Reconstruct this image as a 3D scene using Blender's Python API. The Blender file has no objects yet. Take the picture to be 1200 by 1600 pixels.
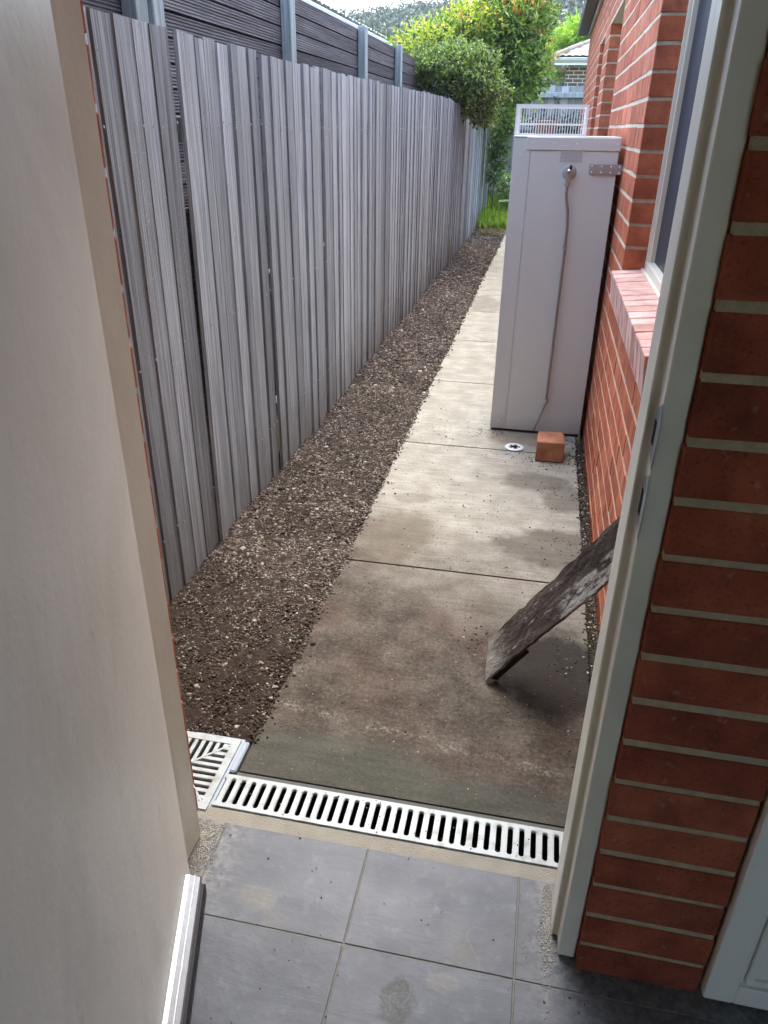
import bpy, bmesh, math, random
import numpy as np
from mathutils import Vector, Matrix, Euler
R = math.radians
random.seed(7); rng = np.random.default_rng(11)
sc = bpy.context.scene
col = sc.collection

# ---------------------------------------------------------------- camera, sky, sun, exposure
CAM = Vector((0, 0, 1.4627))
Rm = ((0.97947982, 0.20113909, 0.0127419), (0.10328362, -0.44665701, -0.88872381), (-0.17306583, 0.87180306, -0.4582659))
FPX = 1165.0
cam = bpy.data.cameras.new('camera'); cam_o = bpy.data.objects.new('camera', cam); col.objects.link(cam_o)
r_, d_, f_ = (Vector(v) for v in Rm)
m = Matrix((r_, -d_, -f_)).transposed().to_4x4(); m.translation = CAM
cam_o.matrix_world = m
cam.sensor_fit = 'VERTICAL'; cam.sensor_height = 24; cam.lens = 24 * FPX / 1600
cam.clip_start = .03; cam.clip_end = 1500
sc.camera = cam_o
SUN_EL, SUN_AZ = 66, 6            # azimuth from +Y towards +X
w = bpy.data.worlds.new('World'); sc.world = w; w.use_nodes = True
nt = w.node_tree; bg = nt.nodes['Background']
sky = nt.nodes.new('ShaderNodeTexSky'); sky.sky_type = 'NISHITA'; sky.sun_disc = False
sky.sun_elevation = R(SUN_EL); sky.sun_rotation = R(SUN_AZ)
sky.air_density = 1.0; sky.dust_density = 2.2; sky.ozone_density = .8
nt.links.new(sky.outputs[0], bg.inputs[0]); bg.inputs[1].default_value = .15
sun = bpy.data.lights.new('sun', 'SUN'); sun.energy = .7; sun.angle = R(60); sun.color = (1, .985, .955)
so = bpy.data.objects.new('sun', sun); col.objects.link(so)
sd = Vector((math.sin(R(SUN_AZ)) * math.cos(R(SUN_EL)), math.cos(R(SUN_AZ)) * math.cos(R(SUN_EL)), math.sin(R(SUN_EL))))
so.rotation_euler = sd.to_track_quat('Z', 'Y').to_euler()
sc.view_settings.view_transform = 'Standard'; sc.view_settings.look = 'None'
sc.view_settings.exposure = 2.82; sc.view_settings.gamma = 1; sc.view_settings.use_curve_mapping = False
sc.render.engine = 'CYCLES'; sc.cycles.max_bounces = 8; sc.cycles.diffuse_bounces = 5

def px(P):
    v = Vector(P) - CAM; q = [r_.dot(v), d_.dot(v), f_.dot(v)]
    return (600 + FPX * q[0] / q[2], 800 + FPX * q[1] / q[2], q[2])

# ---------------------------------------------------------------- materials
def srgb(c):
    return tuple((x / 12.92 if x <= .04045 else ((x + .055) / 1.055) ** 2.4) for x in (v / 255 for v in c))
class Mat:
    def __init__(s, name, rough=.8, spec=.3, metal=0):
        s.m = bpy.data.materials.new(name); s.m.use_nodes = True; s.t = s.m.node_tree
        s.b = s.t.nodes['Principled BSDF']; s.b.inputs['Roughness'].default_value = rough
        s.b.inputs['Specular IOR Level'].default_value = spec; s.b.inputs['Metallic'].default_value = metal
        s.co = None
    def n(s, typ, **k):
        x = s.t.nodes.new(typ)
        for a, v in k.items(): setattr(x, a, v)
        return x
    def put(s, sock, v):
        if v is None: return
        if isinstance(v, bpy.types.NodeSocket): s.t.links.new(v, sock)
        else:
            if hasattr(sock.default_value, '__len__') and not hasattr(v, '__len__'): v = [v] * len(sock.default_value)
            if hasattr(v, '__len__') and len(v) == 3 and len(sock.default_value) == 4: v = (*v, 1)
            sock.default_value = v
    def obj(s): 
        if s.co is None: s.co = s.n('ShaderNodeTexCoord').outputs['Object']
        return s.co
    def world(s): return s.n('ShaderNodeNewGeometry').outputs['Position']
    def rand(s): return s.n('ShaderNodeObjectInfo').outputs['Random']
    def island(s): return s.n('ShaderNodeNewGeometry').outputs['Random Per Island']
    def math(s, op, a, b=None, c=None, clamp=False):
        x = s.n('ShaderNodeMath', operation=op, use_clamp=clamp); s.put(x.inputs[0], a); s.put(x.inputs[1], b)
        if c is not None: s.put(x.inputs[2], c)
        return x.outputs[0]
    def vmath(s, op, a, b):
        x = s.n('ShaderNodeVectorMath', operation=op); s.put(x.inputs[0], a); s.put(x.inputs[1], b); return x.outputs[0]
    def map(s, v, scale=(1, 1, 1), loc=(0, 0, 0), rot=(0, 0, 0)):
        x = s.n('ShaderNodeMapping'); s.put(x.inputs[0], v); x.inputs['Scale'].default_value = scale
        x.inputs['Location'].default_value = loc; x.inputs['Rotation'].default_value = rot; return x.outputs[0]
    def noise(s, v, scale, detail=4, rough=.55, dist=0):
        x = s.n('ShaderNodeTexNoise'); s.put(x.inputs['Vector'], v); x.inputs['Scale'].default_value = scale
        x.inputs['Detail'].default_value = detail; x.inputs['Roughness'].default_value = rough; x.inputs['Distortion'].default_value = dist
        return x.outputs[0]
    def vor(s, v, scale, feature='F1'):
        x = s.n('ShaderNodeTexVoronoi', feature=feature); s.put(x.inputs['Vector'], v); x.inputs['Scale'].default_value = scale; return x
    def ramp(s, f, pts, interp='LINEAR'):
        x = s.n('ShaderNodeValToRGB'); s.put(x.inputs[0], f); x.color_ramp.interpolation = interp
        e = x.color_ramp.elements
        while len(e) < len(pts): e.new(.5)
        for i, (p, c) in enumerate(pts):
            e[i].position = p
            if not hasattr(c, '__len__'): c = (c, c, c)
            e[i].color = (*c, 1)
        return x.outputs[0]
    def rng(s, f, a, b, c=0, d=1):
        x = s.n('ShaderNodeMapRange'); s.put(x.inputs[0], f)
        for i, v in enumerate((a, b, c, d)): x.inputs[i + 1].default_value = v
        return x.outputs[0]
    def mix(s, f, a, b, mode='MIX'):
        x = s.n('ShaderNodeMix', data_type='RGBA', blend_type=mode); s.put(x.inputs[0], f); s.put(x.inputs[6], a); s.put(x.inputs[7], b)
        return x.outputs[2]
    def color(s, c): s.put(s.b.inputs['Base Color'], c); return s
    def rough(s, c): s.put(s.b.inputs['Roughness'], c)
    def bump(s, h, dist=.002, strength=1):
        x = s.n('ShaderNodeBump'); s.put(x.inputs['Height'], h); x.inputs['Distance'].default_value = dist; x.inputs['Strength'].default_value = strength
        s.t.links.new(x.outputs[0], s.b.inputs['Normal']); return s

def simple(name, c, rough=.5, spec=.3, metal=0, var=.12, scale=6, bump=0):
    M = Mat(name, rough, spec, metal); f = M.noise(M.obj(), scale, 5)
    M.color(M.mix(f, tuple(x * (1 - var) for x in c), tuple(min(1, x * (1 + var)) for x in c)))
    if bump: M.bump(M.noise(M.obj(), scale * 12, 3), bump)
    return M

def brick_mat(name, base, dark, light, speck=.35):
    M = Mat(name, .85, .25)
    r = M.math('FRACT', M.math('ADD', M.rand(), M.island()))
    off = M.n('ShaderNodeCombineXYZ'); M.put(off.inputs[0], M.math('MULTIPLY', r, 37.)); M.put(off.inputs[1], M.math('MULTIPLY', r, 91.))
    v = M.vmath('ADD', M.obj(), off.outputs[0])
    tone = M.ramp(r, [(0, dark), (.35, base), (.7, base), (1, light)])
    n1 = M.noise(v, 14, 5); n2 = M.noise(v, 160, 3, .6)
    c = M.mix(M.rng(n1, .32, .68), M.mix(1, tone, (.68, .60, .62), 'MULTIPLY'), M.mix(1, tone, (1.22, 1.2, 1.15), 'MULTIPLY'))
    pit = M.rng(n2, .56, .68)
    c = M.mix(M.math('MULTIPLY', pit, speck), c, tuple(x * .3 for x in dark))
    n3 = M.noise(v, 60, 2)
    c = M.mix(M.math('MULTIPLY', M.rng(n3, .66, .8), .35), c, (.45, .33, .26))
    M.color(c); M.bump(M.math('ADD', M.math('MULTIPLY', n2, .5), M.math('MULTIPLY', n1, 1.)), .003)
    return M
BRICK = brick_mat('red_brick', (.50, .155, .075), (.40, .11, .055), (.56, .20, .11))
BRICKP = brick_mat('shaded_pier_brick', (.33, .085, .043), (.25, .06, .034), (.38, .11, .058), .5)  # house brick again, darkened to stand for the shade indoors
BRICK2 = brick_mat('brown_brick', (.10, .06, .045), (.06, .04, .03), (.15, .09, .06))
SILLB = brick_mat('sill_brick', (.64, .40, .33), (.52, .29, .23), (.74, .52, .45), .2)
MORTARP = Mat('pier_mortar', .95, .1); MORTARP.color(MORTARP.ramp(MORTARP.noise(MORTARP.obj(), 50, 6), [(.25, (.38, .29, .18)), (.7, (.52, .42, .28))])); MORTARP.bump(MORTARP.noise(MORTARP.obj(), 220, 4), .004)
MORTAR = Mat('mortar', .95, .1); _n = MORTAR.noise(MORTAR.obj(), 40, 6)
MORTAR.color(MORTAR.ramp(_n, [(.25, (.55, .46, .33)), (.7, (.76, .68, .52))])); MORTAR.bump(MORTAR.noise(MORTAR.obj(), 220, 4), .004)

def wood_mat(name, pal, axis='z', grain=1., bumpd=.003, ribs=0, scale=1.):
    M = Mat(name, .85, .2)
    r = M.math('FRACT', M.math('ADD', M.rand(), M.island()))
    off = M.n('ShaderNodeCombineXYZ')
    for i, k in enumerate((37., 53., 71.)): M.put(off.inputs[i], M.math('MULTIPLY', r, k))
    v = M.vmath('ADD', M.obj(), off.outputs[0])
    a, b = .9 * scale, 34 * scale
    sc_ = {'z': (b, b, a), 'y': (b, a, b), 'x': (a, b, b)}[axis]
    g = M.noise(M.map(v, sc_), 1, 7, .68, .15)
    sc2 = {'z': (b * 5, b * 5, a * 3), 'y': (b * 5, a * 3, b * 5), 'x': (a * 3, b * 5, b * 5)}[axis]
    g2 = M.noise(M.map(v, sc2), 1, 3, .7)
    blot = M.noise(v, 3.2, 5)
    base = M.ramp(g, [(.22, pal[0]), (.45, pal[1]), (.62, pal[2]), (.82, pal[3])])
    c = M.mix(M.math('MULTIPLY', M.rng(blot, .4, .7), .6), base, pal[4])
    c = M.mix(M.math('MULTIPLY', M.rng(g2, .5, .72), .55), c, pal[3])
    c = M.mix(M.math('MULTIPLY', M.rng(g2, .46, .34), .55), c, tuple(x * .5 for x in pal[0]))
    saw = M.noise(M.map(v, (60, 90, 240), rot=(R(28), 0, 0)), 1, 2, .6)
    c = M.mix(M.math('MULTIPLY', M.rng(saw, .58, .8), M.rng(blot, .42, .68, 0, .6)), c, tuple(min(1, x * 1.15) for x in pal[3])) if axis == 'z' else c
    br = M.rng(r, 0, 1, .66, 1.25)
    c = M.mix(1, c, br, 'MULTIPLY')
    sp = M.vor(v, 26); spk = M.math('LESS_THAN', sp.outputs['Distance'], .07)
    c = M.mix(M.math('MULTIPLY', spk, .5), c, tuple(x * .25 for x in pal[0]))
    M.color(c)
    hgt = M.math('ADD', M.math('MULTIPLY', g, 1.2), M.math('MULTIPLY', g2, .8))
    M.bump(hgt, bumpd); return M
GREY = [(.11, .122, .13), (.235, .255, .268), (.35, .375, .392), (.6, .635, .66), (.25, .26, .25)]
PALING = wood_mat('weathered_paling', GREY)
_M = PALING   # damp brown foot of the palings (splash-back dirt with its own ragged line)
_z = _M.n('ShaderNodeSeparateXYZ'); _M.put(_z.inputs[0], _M.world())
_d = _M.rng(_M.math('ADD', _z.outputs[2], _M.math('MULTIPLY', _M.noise(_M.world(), 5, 4), .5)), .62, .2, 0, .6)
_old = _M.b.inputs['Base Color'].links[0].from_socket
_M.color(_M.mix(_d, _old, (.15, .125, .10)))
PALBACK = wood_mat('back_paling', [(.16, .17, .165), (.32, .34, .34), (.45, .47, .47), (.62, .65, .65), (.32, .34, .33)], scale=.6)
SLEEP = wood_mat('ribbed_board', [(.06, .056, .058), (.12, .112, .112), (.18, .172, .172), (.26, .25, .25), (.11, .105, .10)], 'y')
POST = wood_mat('treated_post', [(.14, .16, .15), (.22, .25, .24), (.30, .33, .32), (.42, .45, .44), (.22, .23, .20)])
PLANK = Mat('dirty_plank', .8, .3); _v = PLANK.map(PLANK.obj(), (5, 30, 30)); _g = PLANK.noise(_v, 1, 6, .7)
_c = PLANK.ramp(_g, [(.3, (.03, .024, .02)), (.5, (.085, .067, .053)), (.66, (.19, .155, .125))])
_f = PLANK.noise(PLANK.map(PLANK.obj(), (14, 60, 60)), 1, 5, .75)
_c = PLANK.mix(PLANK.rng(_f, .6, .66), _c, (.58, .56, .52))
_e = PLANK.n('ShaderNodeSeparateXYZ'); PLANK.put(_e.inputs[0], PLANK.obj())
_em = PLANK.rng(PLANK.math('ADD', _e.outputs[0], PLANK.math('MULTIPLY', _f, .22)), .25, .16)
_c = PLANK.mix(_em, _c, PLANK.ramp(_g, [(.35, (.20, .16, .10)), (.55, (.42, .42, .37)), (.8, (.6, .6, .55))]))
_em2 = PLANK.math('MULTIPLY', PLANK.rng(_e.outputs[0], .36, .42), PLANK.math('MULTIPLY', PLANK.rng(_e.outputs[1], .06, .045), PLANK.rng(_f, .46, .54)))
_c = PLANK.mix(_em2, _c, (.55, .56, .5))
PLANK.color(_c).bump(PLANK.math('ADD', _g, PLANK.noise(PLANK.obj(), 90, 5, .75)), .012)
DARKW = simple('dark_shade_wood', (.02, .016, .013), .9, var=.4, scale=40, bump=.003)  # near-black wood for the side flange and the painted shade strip
PALEEDGE = simple('flaked_paint_edge', (.5, .42, .3), .8, var=.4, scale=60)

CONC = Mat('path_concrete', .9, .2)
def _conc(M):
    P = M.world(); sx = M.n('ShaderNodeSeparateXYZ'); M.put(sx.inputs[0], P)
    X, Y = sx.outputs[0], sx.outputs[1]
    big = M.noise(P, 1.7, 6, .6); mid = M.noise(P, 9, 5, .6); fin = M.noise(P, 120, 4, .7); fin2 = M.noise(P, 420, 2, .6)
    streak = M.noise(M.map(P, (6, 60, 1)), 1, 4, .6)
    c = M.ramp(M.math('ADD', M.math('MULTIPLY', mid, .55), M.math('MULTIPLY', streak, .45)), [(.3, (.20, .185, .145)), (.5, (.30, .285, .23)), (.7, (.42, .405, .34))])
    c = M.mix(M.math('MULTIPLY', M.rng(fin, .46, .30), .85), c, (.17, .15, .11))
    c = M.mix(M.math('MULTIPLY', M.rng(fin2, .6, .8), .5), c, (.66, .64, .56))
    # brown soil film on the slabs next to the door, porch shade painted in
    yy = M.math('ADD', M.math('ADD', Y, M.math('MULTIPLY', M.math('SUBTRACT', big, .5), .9)), M.math('MULTIPLY', X, .55))
    dirt = M.math('MULTIPLY', M.rng(yy, 2.7, 1.9), M.rng(M.math('ADD', mid, fin), .75, 1.3, 1., .8))  # mask for the soil film and the painted porch shade together
    dc = M.ramp(M.math('ADD', M.math('MULTIPLY', mid, .25), M.math('MULTIPLY', M.noise(P, 70, 5, .75), .75)), [(.34, (.024, .019, .013)), (.5, (.052, .041, .030)), (.64, (.10, .083, .063))])
    c = M.mix(dirt, c, dc)
    red = M.noise(P, 3.3, 3)
    c = M.mix(M.math('MULTIPLY', M.math('MULTIPLY', dirt, M.rng(red, .45, .75)), .35), c, (.15, .085, .065))
    # damp patches, and plank shade painted as the last spot
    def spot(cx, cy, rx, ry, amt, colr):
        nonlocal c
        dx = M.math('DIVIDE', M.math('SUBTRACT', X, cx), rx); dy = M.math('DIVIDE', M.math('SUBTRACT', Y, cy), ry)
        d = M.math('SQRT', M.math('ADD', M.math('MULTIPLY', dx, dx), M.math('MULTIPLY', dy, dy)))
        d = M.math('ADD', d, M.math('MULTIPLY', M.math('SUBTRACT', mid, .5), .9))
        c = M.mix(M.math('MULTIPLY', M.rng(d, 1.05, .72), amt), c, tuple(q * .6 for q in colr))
    spot(.07, 3.24, .19, .11, .62, (.14, .12, .09)); spot(.22, 3.08, .13, .16, .6, (.14, .12, .09))
    spot(.16, 2.62, .24, .17, .66, (.13, .11, .085)); spot(-.47, 2.6, .17, .22, .5, (.19, .15, .10))
    spot(-.45, 2.95, .1, .06, .35, (.2, .17, .12)); spot(.0, 3.78, .2, .1, .35, (.38, .22, .10))
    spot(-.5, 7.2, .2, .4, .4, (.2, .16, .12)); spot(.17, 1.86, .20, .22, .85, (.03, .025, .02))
    # smooth grey-green cement made good beside the drain
    e = M.math('ADD', Y, M.math('ADD', M.math('MULTIPLY', M.math('SUBTRACT', M.noise(P, 5, 5), .5), .16), M.math('MULTIPLY', X, .13)))
    pm = M.rng(e, 1.43, 1.36)
    cc = M.ramp(M.math('ADD', M.math('MULTIPLY', M.noise(M.map(P, (4, 30, 1)), 1, 4), .7), M.math('MULTIPLY', fin, .3)), [(.35, (.055, .059, .046)), (.6, (.095, .10, .08)), (.75, (.14, .142, .12))])
    c = M.mix(M.math('MULTIPLY', pm, .72), c, cc)
    # pale broken line of splashed mortar
    l = M.math('ABSOLUTE', M.math('SUBTRACT', e, 1.475)); l = M.math('ADD', l, M.math('MULTIPLY', M.math('SUBTRACT', M.noise(P, 14, 4), .5), .12))
    lm = M.math('MULTIPLY', M.rng(l, .018, .0), M.rng(M.noise(P, 90, 3, .7), .48, .6))
    c = M.mix(M.math('MULTIPLY', lm, .38), c, (.36, .33, .26))
    pk = M.math('MULTIPLY', M.math('LESS_THAN', M.vor(P, 42).outputs['Distance'], .09), M.rng(Y, 2.3, 1.6)); c = M.mix(M.math('MULTIPLY', pk, .3), c, (.4, .36, .29))
    pk = M.math('LESS_THAN', M.vor(M.map(P, loc=(3, 4, 0)), 30).outputs['Distance'], .08); c = M.mix(M.math('MULTIPLY', pk, .75), c, (.05, .04, .03))
    M.color(c); M.bump(M.math('ADD', fin, M.math('MULTIPLY', mid, 1.5)), .0035)
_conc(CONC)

SOIL = Mat('garden_soil', .95, .15); _p = SOIL.world(); _a = SOIL.noise(_p, 60, 6, .7)
SOIL.color(SOIL.ramp(_a, [(.3, (.02, .014, .011)), (.55, (.045, .033, .025)), (.75, (.085, .065, .05))])); SOIL.bump(_a, .012)
STONE = Mat('pebble', .9, .25); _r = STONE.island()
_b = STONE.noise(STONE.world(), 3.1, 4, .6); _s = STONE.n('ShaderNodeSeparateXYZ'); STONE.put(_s.inputs[0], STONE.world())
_yy = STONE.math('ADD', _s.outputs[1], STONE.math('MULTIPLY', _b, 1.2))
_near = STONE.rng(_yy, 2.15, 3.0); _pat = STONE.math('MULTIPLY', _near, STONE.rng(_b, .36, .62, .55, 1.))
_c1 = STONE.ramp(_r, [(0, (.028, .019, .014)), (.5, (.055, .040, .029)), (.88, (.095, .072, .054)), (.96, (.22, .19, .15)), (1, (.42, .38, .3))])
_c2 = STONE.ramp(_r, [(0, (.05, .037, .028)), (.4, (.10, .077, .058)), (.7, (.17, .138, .108)), (.9, (.26, .225, .18)), (1, (.46, .42, .36))])
_ff = STONE.noise(STONE.world(), 240, 3)
STONE.color(STONE.mix(1, STONE.mix(_pat, _c1, _c2), STONE.rng(_ff, .3, .7, .75, 1.15), 'MULTIPLY')); STONE.bump(_ff, .002)
CRUMB = Mat('soil_crumb', .95, .1); CRUMB.color(CRUMB.ramp(CRUMB.island(), [(0, (.025, .018, .014)), (.6, (.07, .05, .038)), (.88, (.12, .10, .08)), (.97, (.5, .46, .38))]))
GROUND = Mat('ground_mat', .95, .1); _g = GROUND.noise(GROUND.world(), .6, 8); GROUND.color(GROUND.ramp(_g, [(.3, (.05, .07, .02)), (.6, (.10, .11, .045)), (.8, (.14, .12, .07))]))

TILE = Mat('slate_tile', .5, .35)
def _tile(M):
    P = M.world(); r = M.rand(); a = M.noise(P, 4.5, 6, .6); b = M.noise(P, 30, 5, .65); f = M.noise(P, 380, 2)
    st = M.noise(M.map(P, (3, 11, 1), rot=(0, 0, .5)), 1, 5, .65, .8)
    c = M.ramp(M.math('ADD', M.math('MULTIPLY', a, .5), M.math('MULTIPLY', st, .5)), [(.32, (.07, .078, .088)), (.5, (.104, .114, .127)), (.68, (.148, .162, .177))])
    c = M.mix(1, c, M.rng(r, 0, 1, .9, 1.1), 'MULTIPLY')
    c = M.mix(M.math('MULTIPLY', M.rng(b, .55, .75), .4), c, (.25, .26, .27)); c = M.mix(M.math('MULTIPLY', M.rng(M.noise(P, 12, 6, .7), .55, .4), .3), c, (.07, .075, .08))
    c = M.mix(M.math('MULTIPLY', M.rng(f, .62, .75), .4), c, (.09, .09, .1))
    def spot(cx, cy, rx, ry, amt, colr, wob=1.3):
        nonlocal c
        sx = M.n('ShaderNodeSeparateXYZ'); M.put(sx.inputs[0], P)
        dx = M.math('DIVIDE', M.math('SUBTRACT', sx.outputs[0], cx), rx); dy = M.math('DIVIDE', M.math('SUBTRACT', sx.outputs[1], cy), ry)
        d = M.math('SQRT', M.math('ADD', M.math('MULTIPLY', dx, dx), M.math('MULTIPLY', dy, dy)))
        d = M.math('ADD', d, M.math('MULTIPLY', M.math('SUBTRACT', M.noise(P, 22, 5, .6), .5), wob))
        c = M.mix(M.math('MULTIPLY', M.math('MULTIPLY', M.rng(d, 1.1, .8), M.rng(M.noise(P, 150, 3, .7), .35, .6, .45, 1)), amt), c, colr)
    spot(-.125, .815, .034, .045, 1., (.055, .058, .052), 1.6)          # dark damp mark
    spot(-.05, .865, .035, .02, .4, (.24, .225, .175), 2.4); spot(-.01, .945, .028, .032, .8, (.085, .082, .066), 2.2)
    spot(-.46, .965, .045, .03, .38, (.25, .235, .16), 1.8); spot(-.40, .925, .03, .02, .4, (.17, .155, .12), 2.)
    # smeared grout haze near both jambs
    sx = M.n('ShaderNodeSeparateXYZ'); M.put(sx.inputs[0], P)
    hz = M.math('MAXIMUM', M.rng(sx.outputs[0], -.50, -.60), M.rng(sx.outputs[0], .085, .16))
    hz = M.math('MULTIPLY', hz, M.rng(sx.outputs[1], .80, .98)); hz = M.math('MULTIPLY', hz, M.rng(M.noise(P, 45, 6, .75), .42, .62))
    c = M.mix(M.math('MULTIPLY', hz, .42), c, (.52, .49, .42))
    for q_, (k_, o_) in enumerate(((3.1, 0), (2.3, 5.2), (4.2, 9.7))):
        ln_ = M.math('ABSOLUTE', M.math('SUBTRACT', M.noise(M.map(P, (1, 1, 1), loc=(o_, o_, 0)), k_, 2, .4), .5)); mk = M.rng(M.noise(M.map(P, loc=(o_, 1, 0)), 9, 2), .5, .62)
        c = M.mix(M.math('MULTIPLY', M.math('MULTIPLY', M.rng(ln_, .0011, .0003), mk), .22), c, (.36, .37, .37))
    M.color(c); M.rough(M.rng(a, .3, .7, .38, .6)); M.bump(M.math('ADD', M.math('MULTIPLY', st, 2), b), .0012)
_tile(TILE)
GROUT = simple('grout', (.24, .225, .185), .95, var=.25, scale=30, bump=.001)
BEDM = simple('mortar_bed', (.29, .275, .225), .95, var=.2, scale=25, bump=.002)

def scuffed(name, c, warm, rough=.45):
    M = Mat(name, rough, .4); P = M.obj(); a = M.noise(P, 1.6, 5, .6, .6); s = M.noise(M.map(P, (1.6, 4, .8), rot=(0, .45, 0)), 1, 6, .65, 1.2)
    cc = M.mix(M.rng(a, .35, .65), c, warm)
    cc = M.mix(M.math('MULTIPLY', M.rng(s, .52, .68), .5), cc, tuple(min(.9, x * 1.18) for x in c))
    cc = M.mix(M.math('MULTIPLY', M.rng(s, .46, .34), .38), cc, tuple(x * .68 for x in warm))
    d = M.noise(M.map(P, (14, 14, 4), rot=(0, .3, 0)), 1, 5, .7); cc = M.mix(M.math('MULTIPLY', M.rng(d, .66, .72), .4), cc, tuple(x * .45 for x in warm))
    M.color(cc); M.rough(M.rng(s, .3, .7, .35, .55)); M.bump(M.noise(P, 55, 3), .0006); return M
DOORM = scuffed('door_paint', (.84, .81, .72), (.74, .70, .58))
FRAMEM = scuffed('frame_paint', (.80, .76, .63), (.68, .62, .48))
WHITEDOOR = simple('white_door_paint', (.86, .83, .74), .4, .4, var=.04)
ALU = simple('aluminium', (.40, .425, .43), .38, .5, .85, .25, 60); GALV = simple('galvanised', (.42, .44, .46), .42, .5, .8, .3, 60)
RUBBER = simple('black_rubber', (.02, .02, .022), .5); DARK = simple('drain_dark', (.012, .012, .012), .9)
GRATE = Mat('grate_plastic', .38, .45); GRATE.color(GRATE.mix(GRATE.rng(GRATE.noise(GRATE.world(), 26, 5), .52, .72), (.40, .45, .44), (.24, .25, .21))).bump(GRATE.noise(GRATE.world(), 90, 3), .0006)
PVC = simple('grey_pvc', (.34, .40, .46), .4); CREAM = simple('cream_frame', (.72, .68, .54), .4, var=.05)
HEAT = Mat('heater_case', .42, .4); _a = HEAT.noise(HEAT.obj(), 1.8, 4); HEAT.color(HEAT.mix(_a, (.60, .63, .58), (.67, .69, .63)))
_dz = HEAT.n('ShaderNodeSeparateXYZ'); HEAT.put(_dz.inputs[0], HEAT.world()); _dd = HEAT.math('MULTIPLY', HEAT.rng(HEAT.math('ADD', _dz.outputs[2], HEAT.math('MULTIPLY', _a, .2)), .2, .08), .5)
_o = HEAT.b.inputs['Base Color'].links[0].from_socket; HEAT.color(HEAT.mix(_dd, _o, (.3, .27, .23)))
GREYINK = simple('grey_print', (.2, .2, .2), .6); WHITE = simple('white_metal', (.78, .79, .78), .4, var=.04)
GLASS = Mat('dark_screen_glass', .42, .25); GLASS.color(GLASS.ramp(GLASS.noise(GLASS.map(GLASS.obj(), (6, 6, .6)), 1, 3), [(.3, (.010, .016, .024)), (.7, (.035, .05, .068))]))
COPPER = simple('dull_copper', (.33, .29, .26), .45, .5, .7, .3, 40); BRASS = simple('nickel_valve', (.5, .47, .44), .3, .5, .9, .2, 50)
PLASTER = simple('plaster', (.64, .54, .40), .9, var=.03); FASCIA = simple('fascia_grey', (.09, .09, .09), .5); TRIM = simple('trim_cream', (.42, .41, .36), .6)
ROOFT = simple('roof_tile', (.30, .24, .21), .8, var=.25, scale=3, bump=.01); ROOFG = simple('roof_tile_grey', (.45, .47, .47), .7, var=.15, scale=3)
GUT = simple('gutter_metal', (.40, .42, .40), .4)

def leaf_mat(name, cols, trans=.35):
    M = Mat(name, .5, .35); r = M.island(); c = M.ramp(r, [(i / (len(cols) - 1), k) for i, k in enumerate(cols)])
    n = M.noise(M.world(), 2.2, 3); c = M.mix(1, c, M.rng(n, .3, .7, .75, 1.25), 'MULTIPLY')
    M.color(c); tr = M.n('ShaderNodeBsdfTranslucent'); M.put(tr.inputs[0], M.mix(1, c, (1.2, 1.25, .6), 'MULTIPLY'))
    ms = M.n('ShaderNodeMixShader'); ms.inputs[0].default_value = trans
    M.t.links.new(M.b.outputs[0], ms.inputs[1]); M.t.links.new(tr.outputs[0], ms.inputs[2])
    M.t.links.new(ms.outputs[0], M.t.nodes['Material Output'].inputs[0]); return M
LEAF_A = leaf_mat('shrub_leaf', [(.035, .065, .025), (.08, .14, .04), (.17, .25, .075), (.32, .38, .16)])
LEAF_B = leaf_mat('photinia_leaf', [(.04, .09, .025), (.10, .19, .04), (.2, .31, .06), (.38, .44, .13)])
LEAF_Y = leaf_mat('yellow_green_leaf', [(.18, .30, .04), (.32, .42, .06), (.46, .50, .09), (.56, .46, .14)], .4)
LEAF_R = leaf_mat('red_new_leaf', [(.42, .10, .05), (.5, .2, .09), (.55, .3, .13)], .4)
LEAF_L = leaf_mat('lime_leaf', [(.16, .28, .03), (.24, .4, .05), (.34, .48, .09)], .5)
LEAF_V = leaf_mat('vine_leaf', [(.06, .12, .04), (.12, .2, .08), (.22, .3, .14)])
LEAF_G = leaf_mat('gum_leaf', [(.05, .07, .05), (.085, .11, .08), (.125, .15, .115), (.17, .195, .16)], .15)
GRASSM = leaf_mat('grass_blade', [(.14, .27, .03), (.24, .42, .05), (.36, .54, .09), (.5, .55, .2)], .45)
FLOWER = simple('white_petal', (.8, .8, .76), .6); BARK = simple('bark', (.10, .08, .06), .9, var=.3, scale=12)

# ---------------------------------------------------------------- builders
def wloc(o):
    v = Vector(o.location)
    while o.parent: o = o.parent; v += Vector(o.location)
    return v
def mesh(name, V, F, mat=None, smooth=False):
    me = bpy.data.meshes.new(name); me.from_pydata([tuple(v) for v in V], [], [tuple(f) for f in F]); me.update()
    if mat: me.materials.append(mat.m)
    if smooth: me.polygons.foreach_set('use_smooth', [True] * len(me.polygons))
    return me
def link(name, me, parent=None, loc=(0, 0, 0), rot=(0, 0, 0), scale=None):
    o = bpy.data.objects.new(name, me); col.objects.link(o)
    if parent is not None: o.parent = parent; loc = Vector(loc) - wloc(parent)
    o.location = loc; o.rotation_euler = rot
    if scale: o.scale = scale
    return o
def thing(name, label, cat, loc=(0, 0, 0), group=None):
    o = bpy.data.objects.new(name, None); col.objects.link(o); o.location = loc; o.empty_display_size = .1
    o['label'] = label; o['category'] = cat
    if group: o['group'] = group
    return o
def tag(o, label, cat, group=None, kind=None):
    o['label'] = label; o['category'] = cat
    if group: o['group'] = group
    if kind: o['kind'] = kind
    return o
def kind(o, k): o['kind'] = k; return o
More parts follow.
